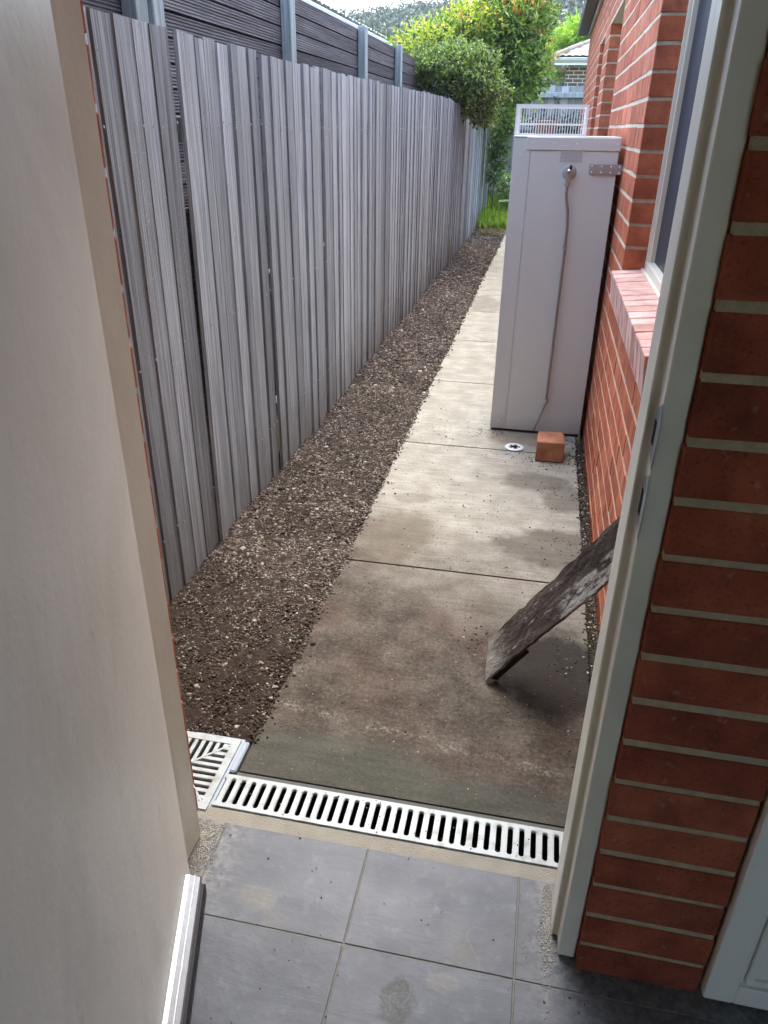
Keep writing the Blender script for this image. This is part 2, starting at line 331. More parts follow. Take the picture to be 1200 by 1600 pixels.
class MB:
    def __init__(s): s.V = []; s.F = []
    def box(s, a, b):
        x0, y0, z0 = a; x1, y1, z1 = b; n = len(s.V)
        s.V += [(x0, y0, z0), (x1, y0, z0), (x1, y1, z0), (x0, y1, z0), (x0, y0, z1), (x1, y0, z1), (x1, y1, z1), (x0, y1, z1)]
        s.F += [tuple(n + i for i in f) for f in ((0, 3, 2, 1), (4, 5, 6, 7), (0, 1, 5, 4), (1, 2, 6, 5), (2, 3, 7, 6), (3, 0, 4, 7))]
        return s
    def prism(s, poly, vec):
        n = len(s.V); k = len(poly); vec = Vector(vec)
        s.V += [Vector(p) for p in poly] + [Vector(p) + vec for p in poly]
        s.F += [tuple(n + i for i in reversed(range(k))), tuple(n + k + i for i in range(k))]
        s.F += [(n + i, n + (i + 1) % k, n + k + (i + 1) % k, n + k + i) for i in range(k)]
        return s
    def tube(s, pts, r, seg=10):
        pts = [Vector(p) for p in pts]; n = len(s.V)
        for i, p in enumerate(pts):
            d = (pts[min(i + 1, len(pts) - 1)] - pts[max(i - 1, 0)]).normalized()
            a = d.orthogonal().normalized() if i == 0 else (a - d * a.dot(d)).normalized()
            b = d.cross(a); rr = r[i] if hasattr(r, '__len__') else r
            s.V += [p + (a * math.cos(2 * math.pi * k / seg) + b * math.sin(2 * math.pi * k / seg)) * rr for k in range(seg)]
        for i in range(len(pts) - 1):
            for k in range(seg):
                s.F.append((n + i * seg + k, n + i * seg + (k + 1) % seg, n + (i + 1) * seg + (k + 1) % seg, n + (i + 1) * seg + k))
        s.F.append(tuple(n + k for k in reversed(range(seg)))); s.F.append(tuple(n + (len(pts) - 1) * seg + k for k in range(seg)))
        return s
    def lathe(s, c, axis, prof, seg=20):
        c = Vector(c); d = Vector(axis).normalized(); a = d.orthogonal().normalized(); b = d.cross(a); n = len(s.V)
        for t, r in prof: s.V += [c + d * t + (a * math.cos(2 * math.pi * k / seg) + b * math.sin(2 * math.pi * k / seg)) * r for k in range(seg)]
        for i in range(len(prof) - 1):
            for k in range(seg): s.F.append((n + i * seg + k, n + i * seg + (k + 1) % seg, n + (i + 1) * seg + (k + 1) % seg, n + (i + 1) * seg + k))
        return s
    def mesh(s, name, mat, bevel=0, smooth=False, seg=1):
        me = mesh(name, s.V, s.F, mat)
        bm = bmesh.new(); bm.from_mesh(me)
        bmesh.ops.recalc_face_normals(bm, faces=bm.faces)
        if bevel: bmesh.ops.bevel(bm, geom=bm.edges, offset=bevel, segments=seg, profile=.5, affect='EDGES', clamp_overlap=True)
        bm.to_mesh(me); bm.free()
        if smooth: me.polygons.foreach_set('use_smooth', [True] * len(me.polygons))
        return me
    def obj(s, name, mat, parent=None, bevel=0, smooth=False, seg=1):
        return link(name, s.mesh(name, mat, bevel, smooth, seg), parent, (0, 0, 0) if parent is None else (0, 0, 0))
def box(name, a, b, mat, parent=None, bevel=.002):
    c = [(p + q) / 2 for p, q in zip(a, b)]; h = [abs(q - p) / 2 for p, q in zip(a, b)]
    return link(name, MB().box([-x for x in h], h).mesh(name, mat, bevel), parent, c)

def np_mesh(name, V, F, mat, smooth=False):
    """V (n,3) float, F (m,k) int"""
    me = bpy.data.meshes.new(name); k = F.shape[1]
    me.vertices.add(len(V)); me.vertices.foreach_set('co', V.astype(np.float32).ravel())
    me.loops.add(F.size); me.loops.foreach_set('vertex_index', F.astype(np.int32).ravel())
    me.polygons.add(len(F)); me.polygons.foreach_set('loop_start', np.arange(0, F.size, k, dtype=np.int32))
    me.update(calc_edges=True); me.materials.append(mat.m)
    if smooth: me.polygons.foreach_set('use_smooth', [True] * len(F))
    return me
def rot_rand(n):
    q = rng.normal(size=(n, 4)); q /= np.linalg.norm(q, axis=1)[:, None]; w_, x, y, z = q.T
    return np.stack([1 - 2 * (y * y + z * z), 2 * (x * y - z * w_), 2 * (x * z + y * w_), 2 * (x * y + z * w_), 1 - 2 * (x * x + z * z), 2 * (y * z - x * w_), 2 * (x * z - y * w_), 2 * (y * z + x * w_), 1 - 2 * (x * x + y * y)], 1).reshape(n, 3, 3)
_bm = bmesh.new(); bmesh.ops.create_icosphere(_bm, subdivisions=1, radius=1)
ICO_V = np.array([v.co[:] for v in _bm.verts]); ICO_F = np.array([[v.index for v in f.verts] for f in _bm.faces]); _bm.free()
def stones(P, S, mat, name, flat=.6):
    n = len(P); Rr = rot_rand(n); sh = rng.uniform(.55, 1.2, (n, 1, 3)); jit = rng.uniform(.8, 1.2, (n, 12, 1))
    V = ICO_V[None] * sh * jit; V = np.einsum('nij,nkj->nki', Rr, V); V[:, :, 2] *= flat
    V = V * S[:, None, None] + P[:, None, :]
    F = ICO_F[None] + (np.arange(n) * 12)[:, None, None]
    return np_mesh(name, V.reshape(-1, 3), F.reshape(-1, 3), mat)
def leaves(P, D, L, W, mat, name, fold=.25):
    """diamond leaves with a folded midrib: P base, D direction"""
    n = len(P); D = D / np.linalg.norm(D, axis=1)[:, None]
    up = rng.normal(size=(n, 3)) * .6 + np.array([0, 0, 1.]); S = np.cross(D, up); S /= np.linalg.norm(S, axis=1)[:, None] + 1e-9; N = np.cross(S, D)
    L = np.broadcast_to(L, n)[:, None]; W = np.broadcast_to(W, n)[:, None]
    a = P; b = P + D * L * .5 + S * W * .5 + N * W * fold; c = P + D * L - N * L * .12; d = P + D * L * .5 - S * W * .5 + N * W * fold
    V = np.stack([a, b, c, d], 1).reshape(-1, 3); i = (np.arange(n) * 4)[:, None]
    F = np.concatenate([i + [0, 1, 2], i + [0, 2, 3]], 1).reshape(-1, 3)
    return np_mesh(name, V, F, mat)

# ---------------------------------------------------------------- ground, path, gravel
kind(link('ground', mesh('ground', [(-300, -60, 0), (300, -60, 0), (300, 500, 0), (-300, 500, 0)], [(0, 1, 2, 3)], GROUND), None, (0, 0, -.16)), 'structure')
path = kind(box('path', (-.60, 1.30, -.14), (.27, 12.9, -.014), SOIL, None, 0), 'structure')
ys = [1.288, 2.374, 3.608, 4.71, 5.79, 6.86, 7.87, 9.05, 10.2, 11.5, 12.9]
for a, b in zip(ys, ys[1:]):
    n = max(6, int((b - a) / .09)); V = []; F = []
    le = [-.622 + random.uniform(-.006, .006) for _ in range(n + 1)]
    for i in range(n + 1):
        y = a + .005 + (b - a - .010) * i / n
        ch = .004 if i in (0, n) else 0
        for x, z in ((le[i], -.1), (le[i], -.006), (le[i] + .007, -ch), (.268, -ch), (.272, -.006), (.272, -.1)): V.append((x, y, z))
    for i in range(n):
        for k in range(5): F.append((i * 6 + k, i * 6 + k + 1, i * 6 + k + 7, i * 6 + k + 6))
    F += [tuple(range(5, -1, -1)), tuple(n * 6 + k for k in range(6))]
    yc = (a + b) / 2; V = [(x, y - yc, z) for x, y, z in V]
    bm_ = mesh('slab', V, F, CONC); bb = bmesh.new(); bb.from_mesh(bm_); bmesh.ops.recalc_face_normals(bb, faces=bb.faces); bb.to_mesh(bm_); bb.free()
    link('slab', bm_, path, (0, yc, 0))
# soil under the gravel
def hbed(x, y):
    return -.012 + .012 * np.sin(x * 17 + y * 3) * np.sin(y * 5.3 + 1) + .010 * np.sin(y * 2.1 + x * 9) + .010 * np.clip((-.75 - x) * 3, 0, 1)
xs = np.linspace(-1.20, -.60, 26); yv = np.linspace(1.385, 13.4, 420)
X, Y = np.meshgrid(xs, yv); Z = hbed(X, Y) + rng.normal(size=X.shape) * .0035 - np.clip((X + .66) * .25, 0, .02)
V = np.stack([X, Y, Z], -1).reshape(-1, 3); i, j = np.meshgrid(np.arange(len(yv) - 1), np.arange(len(xs) - 1), indexing='ij'); q = (i * len(xs) + j).ravel()
kind(link('soil_bed', np_mesh('soil_bed', V, np.stack([q, q + 1, q + 1 + len(xs), q + len(xs)], 1), SOIL, True)), 'structure')
def strip(n, y0, y1, s0, s1, x0=-1.12, x1=-.615):
    y = rng.uniform(y0, y1, n); x = rng.uniform(x0, x1, n) + rng.normal(size=n) * .008
    x = np.where(rng.random(n) < .06, x + rng.uniform(0, .05, n) * (x > -.7), x)
    x = np.minimum(x, -.60 + .02 * np.sin(y * 7) + .012 * np.sin(y * 19) + rng.exponential(.012, n))
    s = rng.uniform(s0, s1, n) * np.where(rng.random(n) < .04, 1.9, 1)
    return np.stack([x, y, np.maximum(hbed(x, y), np.where(x > -.625, .001, -1)) + s * .2], 1), s
PP, SS = [], []
for a in ((15000, 1.39, 2.5, .0022, .0055), (20000, 2.2, 4.5, .0028, .007), (13000, 4.3, 8, .0045, .010), (7500, 8, 13.3, .006, .013)):
    P_, S_ = strip(*a); PP.append(P_); SS.append(S_)
tag(link('gravel', stones(np.concatenate(PP), np.concatenate(SS), STONE, 'gravel')), 'strip of grey brown gravel and soil between the paling fence and the concrete path', 'gravel', kind='stuff')
# crumbs against the house wall, round the loose brick, on the slabs and on the tiles
def cloud(n, cx, cy, rx, ry, z=.001, s=(.002, .0045)):
    a = rng.normal(size=(n, 2)) * .5; return np.stack([cx + a[:, 0] * rx, cy + a[:, 1] * ry, np.full(n, z)], 1), rng.uniform(*s, n)
L = [cloud(60, -.20, 3.82, .12, .08), cloud(110, .13, 3.50, .22, .10), cloud(90, .25, 3.6, .06, .25), cloud(50, .22, 3.15, .15, .2), cloud(50, .2, 2.62, .12, .14), cloud(26, -.17, 2.95, .14, .2), cloud(55, -.06, 1.95, .12, .1), cloud(90, .22, 1.85, .09, .35, s=(.002, .004)), cloud(40, -.45, 1.75, .25, .3, s=(.0015, .003)), cloud(35, -.25, 1.6, .1, .12, s=(.0015, .0025)), cloud(34, .0, 4.3, .6, .9)]
n = 900; yy = rng.uniform(1.35, 4.2, n); L.append((np.stack([rng.uniform(-.6, .26, n), yy, np.full(n, .001)], 1), np.minimum(.006, .0011 + rng.exponential(.0009, n))))
L.append((np.stack([rng.uniform(-.64, .17, 70), rng.uniform(1.178, 1.27, 70), np.full(70, .002)], 1), rng.uniform(.0008, .0024, 70)))
n = 2600; yy = 1.2 + 2.6 * rng.random(n) ** .9; L.append((np.stack([.287 + rng.normal(size=n) * .011, yy, np.full(n, .002)], 1), rng.uniform(.002, .006, n)))
n = 700; yy = rng.uniform(3.8, 12, n); L.append((np.stack([.285 + rng.normal(size=n) * .012, yy, np.full(n, .002)], 1), rng.uniform(.004, .009, n)))
tag(link('dirt_crumbs', stones(np.concatenate([a for a, _ in L]), np.concatenate([b for _, b in L]), CRUMB, 'dirt_crumbs')), 'crumbs of soil and small stones scattered over the concrete path', 'dirt', kind='stuff')
n = 75; P_ = np.stack([rng.uniform(-.6, .5, n), rng.uniform(.6, 1.13, n), np.full(n, .001)], 1)
tag(link('tile_crumbs', stones(P_, rng.uniform(.0009, .0026, n), CRUMB, 'tile_crumbs')), 'tiny crumbs of dirt scattered over the grey floor tiles', 'dirt', kind='stuff')

MCR = simple('mortar_crumb_mat', (.30, .285, .24), .95, var=.3, scale=50)
Lm = [cloud(700, -.628, 1.09, .032, .06, .0003, (.0008, .0035)), cloud(500, -.615, 1.03, .03, .07, .0003, (.0006, .0026)), cloud(900, .152, 1.04, .014, .11, .0003, (.0006, .0028)), cloud(160, .115, 1.0, .05, .09, .0003, (.0005, .0014))]
Lm = [(p[p[:, 1] < 1.125], q[p[:, 1] < 1.125]) for p, q in Lm]
tag(link('mortar_crumbs', stones(np.concatenate([a for a, _ in Lm]), np.concatenate([b for _, b in Lm]), MCR, 'mortar_crumbs', .35)), 'pale mortar crumbs left on the tiles at the feet of the door frame', 'mortar crumbs', kind='stuff')

# ---------------------------------------------------------------- porch floor with tiles
floor = kind(box('floor', (-1.3, -2.6, -.14), (2.7, 1.134, -.0022), GROUT, None, 0), 'structure')
gx = [-1.27, -.93, -.59, -.25, .09, .43, .77, 1.11, 1.45, 1.79, 2.13, 2.47]; gy = [1.134, .905, .565, .225, -.115, -.455, -.795, -1.135, -1.475, -1.815, -2.155, -2.5]
tcache = {}
for x0, x1 in zip(gx, gx[1:]):
    for y1, y0 in zip(gy, gy[1:]):
        k = (round(x1 - x0, 3), round(y1 - y0, 3))
        if k not in tcache: hx, hy = k[0] / 2 - .0015, k[1] / 2 - .0015; tcache[k] = MB().box((-hx, -hy, -.008), (hx, hy, 0)).mesh('tile', TILE, .0012)
        link('tile', tcache[k], floor, ((x0 + x1) / 2, (y0 + y1) / 2, random.uniform(-.0004, .0004)))
kind(box('mortar_strip', (-.70, 1.130, -.09), (.175, 1.171, -.0015), BEDM, None, .002), 'structure')
kind(box('cement_edge', (-.628, 1.277, -.09), (.22, 1.2885, -.004), simple('wet_cement', (.09, .095, .08), .7, var=.3), None, .001), 'structure')

# long channel drain
dr = thing('channel_drain', 'long white slotted channel drain grate across the doorway threshold', 'drain grate', (-.23, 1.224, 0))
box('channel', (-.655, 1.173, -.095), (.20, 1.275, -.088), DARK, dr, 0)
box('channel_wall', (-.655, 1.1725, -.088), (.20, 1.1755, -.006), DARK, dr, 0); box('channel_wall', (-.655, 1.2715, -.088), (.20, 1.2745, -.006), DARK, dr, 0)
pitch = .0265; hy = .0495; sy = .0375; sr = .0062
def cell_poly():
    pts = []; h = pitch / 2
    arc = [(-h + sr * math.sin(t), sy - sr + sr * math.cos(t)) for t in np.linspace(0, math.pi / 2, 6)]
    arc2 = [(-h + sr * math.cos(t), -sy + sr - sr * math.sin(t)) for t in np.linspace(0, math.pi / 2, 6)]
    left = [(-h, hy)] + arc + arc2 + [(-h, -hy)]
    right = [(-x, y) for x, y in reversed(left)]
    return left + right
cm = MB().prism([(x, y, -.006) for x, y in cell_poly()], (0, 0, .008)).mesh('grate_bar', GRATE, 0)
bb = bmesh.new(); bb.from_mesh(cm)
bmesh.ops.bevel(bb, geom=[e for e in bb.edges if all(v.co.z > .001 for v in e.verts) and abs((e.verts[0].co.x + e.verts[1].co.x) / 2) < pitch / 2 - 1e-4 and abs((e.verts[0].co.y + e.verts[1].co.y) / 2) < hy - 1e-4], offset=.0016, segments=2, affect='EDGES'); bb.to_mesh(cm); bb.free()
x = -.652 + pitch / 2 + .002
while x < .19: link('grate_bar', cm, dr, (x, 1.2235, -.001 + random.uniform(-.0002, .0002))); x += pitch

# square grate
sq = thing('square_grate', 'square white plastic drain grate with herringbone slots beside the gravel', 'drain grate', (-.772, 1.272, 0))
gc = Vector((-.772, 1.272, 0)); Hh = .117; Hi = .097
fm = MB()
for s in (-1, 1):
    fm.box((s * Hh if s < 0 else Hi, -Hh, -.008), (-Hi if s < 0 else Hh, Hh, .003)); fm.box((-Hi, s * Hh if s < 0 else Hi, -.008), (Hi, -Hi if s < 0 else Hh, .003))
link('frame', fm.mesh('frame', GRATE), sq, gc)
for a in (45, 135): link('rib', MB().box((-Hi * 1.40, -.0035, -.007), (Hi * 1.40, .0035, .0022)).mesh('rib', GRATE, .001), sq, gc + Vector((0, 0, .0003 if a == 45 else .0006)), (0, 0, R(a)))
for qd in range(4):
    for k in range(-6, 7):
        t = k * .0205; Lr = Hi - abs(t)
        if Lr < .008 or abs(t) > Hi: continue
        link('bar', MB().box((abs(t), -.0050, -.006), (Hi + .001, .0050, .0015)).mesh('bar', GRATE), sq, gc + Vector((-math.sin(qd * math.pi / 2), math.cos(qd * math.pi / 2), 0)) * t, (0, 0, qd * math.pi / 2))
pit = MB().box((-Hh, -Hh, -.13), (Hh, Hh, -.125)); link('pit', pit.mesh('pit', DARK), sq, gc)
rim = MB()
for s in (-1, 1): rim.box((s * Hh - .004 + s * .004, -Hh - .008, -.13), (s * Hh + .004 + s * .004, Hh + .008, -.003)); rim.box((-Hh, s * Hh - .004 + s * .004, -.13), (Hh, s * Hh + .004 + s * .004, -.003))
link('rim', rim.mesh('rim', PVC), sq, gc)
box('pit_edge', (-.650, 1.285, -.05), (-.632, 1.392, -.001), PVC, sq, .004)

# round drain cap in the path
cp = thing('round_drain', 'small round white drain opening in the concrete before the hot water heater', 'drain', (-.042, 3.65, 0))
link('ring', MB().lathe((0, 0, 0), (0, 0, 1), [(0.001, .030), (.005, .031), (.006, .036), (.005, .046), (.001, .049)], 28).mesh('ring', WHITE, 0, True), cp, (-.042, 3.65, 0))
link('hole', MB().lathe((0, 0, 0), (0, 0, 1), [(.0015, 0.0001), (.0016, .031)], 24).mesh('hole', DARK), cp, (-.042, 3.65, 0))
for k in range(5):
    a = k * 2 * math.pi / 5 + .3; link('tab', MB().box((-.006, .020, 0), (.006, .033, .004)).mesh('tab', WHITE, .001), cp, (-.042, 3.65, .0015), (0, 0, a))

# ---------------------------------------------------------------- brick helpers
def chamfer_brick(L_, D_, H_, mat, name='brick', jit=.0012):
    me = MB().box((-L_ / 2, -D_ / 2, -H_ / 2), (L_ / 2, D_ / 2, H_ / 2)).mesh(name, mat, .0022)
    for v in me.vertices: v.co += Vector([random.uniform(-jit, jit) * .5 for _ in range(3)])
    return me
CH = .086; Z0 = 1.8266      # a bed joint height
JZ0 = Z0 - CH * 21          # first bed joint, just above the ground
XW = .3146
house = thing('brick_house', 'single storey red brick house along the right side of the path', 'house', (XW + 2, 6, 0))
# mortar body with the window openings left free
wins = [(1.93, 3.2297, JZ0 + 11 * CH, 2.15), (5.326, 6.6613, JZ0 + 11 * CH, 2.15), (7.33, 8.1502, JZ0 + 11 * CH, 2.15)]
HY0, HY1, HZ = 1.16, 11.85, 2.60
core = MB(); cx0, cx1 = XW + .0018, XW + .11
prev = HY0
for (a, b, z0, z1) in wins:
    core.box((cx0, prev, -.1), (cx1, a - .0065, HZ)); core.box((cx0, a - .0065, -.1), (cx1, b + .0065, z0 - .11)); core.box((cx0, a - .0065, z1 + .006), (cx1, b + .0065, HZ)); prev = b + .0065
core.box((cx0, prev, -.1), (cx1, HY1, HZ))
core.obj('mortar', MORTAR, house)
box('inner_wall', (XW + .15, HY0, -.1), (XW + .25, HY1, HZ), PLASTER, house, 0)
bvar = [chamfer_brick(.2355, .108, .0738, BRICK) for _ in range(5)]
cuts = {}
def brick_len(L_):
    k = round(L_, 3)
    if k not in cuts: cuts[k] = chamfer_brick(k, .108, .0738, BRICK)
    return cuts[k]
items = []
for c in range(-1, 31):
    zc = JZ0 + c * CH + CH / 2
    if zc > HZ: break
    off = (2.175 if c % 2 == 1 else 2.295)
    k0 = math.floor((HY0 - off) / .24) - 1
    for k in range(k0, 60):
        a, b = off + k * .24 + .002, off + (k + 1) * .24 - .002
        segs = [(max(a, HY0), min(b, HY1))]
        for (wa, wb, z0, z1) in wins:
            if z0 - .115 < zc < z1:
                lo, hi = wa, wb; ns = []
                for s_, e_ in segs:
                    if e_ <= lo or s_ >= hi: ns.append((s_, e_)); continue
                    if s_ < lo: ns.append((s_, lo))
                    if e_ > hi: ns.append((hi, e_))
                segs = [((wb if 0 < s_ - wb < .07 else s_), (wa if 0 < wa - e_ < .07 else e_)) for s_, e_ in ns]
                segs = [q for q in segs if not (q[1] - q[0] < .07 and (abs(q[0] - wb) < 1e-6 or abs(q[1] - wa) < 1e-6))]
        for s_, e_ in segs:
            if e_ - s_ > .03: items.append((zc, s_, e_))
def vis(it):
    zc, s_, e_ = it; y = (s_ + e_) / 2; u, v, d = px((XW, y, zc))
    ok = y > 2.08 and -60 < v < 1100 and 860 < u < 1080 and not (y > 3.9 and zc < 1.42) and d > 0
    return (0 if ok else 1, d)
items.sort(key=vis)
rest = MB()
for n, (zc, s_, e_) in enumerate(items):
    Lb = e_ - s_; y = (s_ + e_) / 2; pr = random.uniform(-.0012, .0012)
    if n < 285:
        me = random.choice(bvar) if .232 < Lb < .238 else brick_len(Lb)
        link('brick', me, house, (XW + .054 + pr, y, zc + random.uniform(-.0012, .0012)), (0, random.choice((0, math.pi)), R(90) + random.uniform(-.003, .003)))
    else: rest.box((XW + pr, s_ + .001, zc - .0368), (XW + .107, e_ - .001, zc + .0368))
kind(rest.obj('far_brick', BRICK, house), 'stuff')
# sill bricks on edge, windows
sb = MB().box((-.075, -.0395, -.055), (.075, .0395, .055)).mesh('sill_brick', SILLB, .0022)
for wi, (a, b, z0, z1) in enumerate(wins):
    nb = int(round((b - a) / CH)); pt = (b - a) / nb
    for k in range(nb): link('sill_brick', sb, house, (XW + .041, a + pt * (k + .5), z0 - .052 + random.uniform(-.0015, .0015)), (0, R(-5), random.uniform(-.008, .008)))
    box('sill_bed', (XW - .024, a + .002, z0 - .10), (XW + .11, b - .002, z0 - .011), MORTAR, house, 0)
    wf = MB(); x0 = .400; x1 = .46; t = .042
    wf.box((x0, a, z0 + .0), (x1, b, z0 + t)); wf.box((x0, a, z1 - t), (x1, b, z1)); wf.box((x0 + .001, a, z0 + t), (x1, a + t, z1 - t)); wf.box((x0 + .001, b - .026, z0 + t), (x1, b, z1 - t))
    wf.box((x0 + .012, b - .046, z0 + t), (x1 - .01, b - .026, z1 - t)); wf.box((x0 - .012, a, z0 - .004), (x0, b, z0 + .012))
    w0 = wf.obj('window', CREAM, house, .002)
    g = MB().box((x0 + .03, a + t, z0 + t), (x0 + .034, b - .046, z1 - t)).mesh('pane', GLASS); o = link('pane', g, w0, (0, 0, 0))
    box('lintel_seal', (XW + .11, a, z1), (.465, b, z1 + .02), TRIM, house, 0)
    box('room_dark', (.47, a - .02, z0 - .1), (.475, b + .02, z1 + .05), DARK, house, 0)
    ss = MB().box((.4, a, z0 - .11), (.47, b, z0 - .006)); ss.obj('sub_sill', TRIM, house)
# roof edge of the house
eb = MB(); eb.box((XW - .02, HY0 - .3, 2.585), (XW + 2.5, 12.25, 2.60)); eb.obj('soffit', TRIM, house)
box('trim', (XW - .030, HY0 - .3, 2.555), (XW - .002, 11.9, 2.60), TRIM, house, .003)
box('soffit', (.17, HY0 - .3, 2.606), (XW, 12.2, 2.62), FASCIA, house, 0)
gm = MB().prism([(.165, 0, 2.60), (.155, 0, 2.72), (.27, 0, 2.72), (.27, 0, 2.60)], (0, 11.3, 0)); gm.V = [(v[0], v[1] + .95, v[2]) for v in gm.V]
gm.obj('gutter', FASCIA, house, .004)
rfm = MB().prism([(.20, 0, 2.725), (5.2, 0, 4.4), (5.2, 0, 4.3), (.20, 0, 2.70)], (0, 11.4, 0)); rfm.V = [(v[0], v[1] + .9, v[2]) for v in rfm.V]; rfm.obj('roof', ROOFT, house)

# ---------------------------------------------------------------- porch: pier, left wall, frame, doors, ceiling
pier = thing('brick_pier', 'one brick wide red brick pier inside the doorway between frame and white door', 'brick pier', (.32, 1.0, 0))
box('mortar', (.2080, .9552, -.008), (.4315, 1.15, 2.45), MORTARP, pier, 0)
zb = 1.4627 - 1.0421
pv = [chamfer_brick(.2275, .105, .0745, BRICKP, jit=.002) for _ in range(6)]
for c in range(-5, 24):
    zc = zb + c * CH + CH / 2
    if zc > 2.44: break
    if zc < .03:
        continue
    link('brick', random.choice(pv), pier, (.3200 + random.uniform(-.001, .001), 1.0055 + random.uniform(-.0015, .0015), zc), (random.choice((0, math.pi)), 0, random.uniform(-.003, .003)))
box('brick', (.2065, .953, .004), (.4335, 1.058, zb - 4 * CH - .006), BRICKP, pier, .004)
lw = thing('brick_wall', 'red brick wall edge showing as a sliver behind the left door frame', 'wall', (-1.0, 1.08, 0))
box('mortar', (-1.6, 1.022, -.01), (-.6655, 1.128, 2.45), MORTAR, lw, 0)
box('wall_lining', (-1.6, .972, -.01), (-.688, 1.018, 2.45), PLASTER, lw, 0)
hb = [chamfer_brick(.233, .108, .0765, BRICK, jit=.003) for _ in range(4)]
for c in range(0, 29):
    zc = JZ0 + c * CH + CH / 2
    if zc > 2.44: break
    o2 = 0 if c % 2 else .12
    for kk in range(4):
        x1 = -.6600 - kk * .24 + (0 if o2 == 0 else .12)
        x0 = x1 - .236
        if kk == 0 and o2: link('brick', brick_len(.11), lw, (-.6600 - .055, 1.079, zc)); continue
        link('brick', random.choice(hb), lw, ((x0 + x1) / 2, 1.079 + random.uniform(-.0015, .0015), zc))
ceiling = kind(box('ceiling', (-1.6, -2.6, 2.45), (2.7, 1.85, 2.50), PLASTER, None, 0), 'structure')  # run out past the doorway, unseen, to shade the near path
kind(box('unseen_wall_back', (-1.5, -2.65, -.1), (.85, -2.6, 2.45), PLASTER, None, 0), 'structure')  # unseen; opening between the two pieces is sized for indoor fill light
kind(box('unseen_wall_back', (1.75, -2.65, -.1), (2.7, -2.6, 2.45), PLASTER, None, 0), 'structure')
kind(box('wall_right', (2.7, -2.65, -.1), (2.75, 1.15, 2.45), PLASTER, None, 0), 'structure')
kind(box('wall_left', (-1.62, -2.6, -.1), (-1.5, .972, 2.45), PLASTER, None, 0), 'structure')
kind(box('wall_over_door', (-.67, 1.03, 2.16), (.215, 1.13, 2.45), PLASTER, None, 0), 'structure')
kind(box('wall_right_end', (.437, .985, -.01), (2.7, 1.15, 2.45), PLASTER, None, 0), 'structure')

fr = thing('door_frame', 'cream painted timber frame of the open doorway', 'door frame', (-.24, 1.03, 0))
def jamb_poly(s, xr, xs_, xo):   # s=+1 right: rebate xr, stop xs_, outer xo
    return [(xr, .970), (xr, 1.010), (xs_, 1.010), (xs_, 1.085), (xo, 1.085), (xo, .970)]
mbj = MB().prism([(x, y, .004) for x, y in jamb_poly(1, .172, .160, .2055)], (0, 0, 2.15)); j1 = mbj.obj('jamb', FRAMEM, fr, .002)
mbj = MB().prism([(x, y, .004) for x, y in jamb_poly(1, -.648, -.636, -.686)], (0, 0, 2.15)); j2 = mbj.obj('jamb', FRAMEM, fr, .002)
mbj = MB().prism([(-.686, .970, 2.112), (-.686, 1.010, 2.112), (-.686, 1.010, 2.10), (-.686, 1.085, 2.10), (-.686, 1.085, 2.154), (-.686, .970, 2.154)], (.89, 0, 0)); mbj.obj('head', FRAMEM, fr, .002)
box('seal_strip', (.2058, .972, .004), (.2085, 1.07, 2.15), BRICKP, fr, 0)
for (za, zb2, hole) in ((1.128, 1.082, .5), (1.028, .975, .4)):
    zc = (za + zb2) / 2; hgt = (za - zb2)
    sp = MB().prism([(.1705, .972, za + .022), (.1705, 1.006, za + .004), (.1705, 1.006, zb2 - .004), (.1705, .966, zb2 - .022), (.1705, .960, zc)], (.0012, 0, 0))
    s_ = sp.obj('strike_plate', GALV, fr, .0003)
    hh = MB().box((.1695, .984, zc - hgt * .36), (.1705, .997, zc + hgt * .36)).mesh('latch_hole', DARK); link('latch_hole', hh, s_, (0, 0, 0))
# open door leaf
ang = math.atan2(-.9563, .2924); hinge = Vector((-.648, .965, 0))
dd = Vector((.2924, -.9563, 0)); dn = Vector((.9563, .2924, 0))
door = thing('entry_door', 'open scuffed cream door leaf swung inwards on the left', 'door', hinge)
lm = MB().box((0, 0, .012), (.815, .038, 2.10)).mesh('leaf', DOORM, .002)
link('leaf', lm, door, hinge, (0, 0, ang))
wb = MB().prism([(.035, .038, .062), (.035, .046, .061), (.035, .068, .050), (.035, .071, .044), (.035, .068, .034), (.035, .038, .034)], (.76, 0, 0)).mesh('weather_bar', ALU, .0008)
wbo = link('weather_bar', wb, door, hinge, (0, 0, ang))
rb = link('bar_groove', MB().box((.0352, .0560, .0520), (.79, .0585, .0575)).mesh('bar_groove', GALV, 0), wbo, hinge, (0, 0, 0))
rb = link('rubber_seal', MB().box((.040, .048, .006), (.79, .078, .038)).mesh('rubber_seal', RUBBER, .003), wbo, hinge, (0, 0, 0))
for zz in (.25, 1.05, 1.85): link('hinge', MB().tube([(-.646, .966, zz - .05), (-.646, .966, zz + .05)], .007).mesh('hinge', GALV, 0, True), door, (0, 0, 0))
# white panelled door beside the pier
wd = thing('white_door', 'white panelled door beside the inside brick pier', 'door', (.85, .96, 0))
dm = MB(); dm.box((.4395, .937, .012), (.492, .972, 2.08)); dm.box((1.20, .937, .012), (1.255, .972, 2.08)); dm.box((.492, .937, .012), (1.2, .972, .062)); dm.box((.492, .937, 2.0), (1.2, .972, 2.08)); dm.obj('rail_frame', WHITEDOOR, wd, .0025)
box('panel', (.492, .948, .062), (1.20, .965, 2.0), WHITEDOOR, wd, 0)
mo = MB(); mo.box((.502, .939, .070), (1.19, .948, .084)); mo.box((.502, .939, .084), (.516, .948, 1.99)); mo.box((1.176, .939, .084), (1.19, .948, 1.99)); mo.box((.502, .939, 1.976), (1.19, .948, 1.99)); mo.obj('moulding', WHITEDOOR, wd, .002)

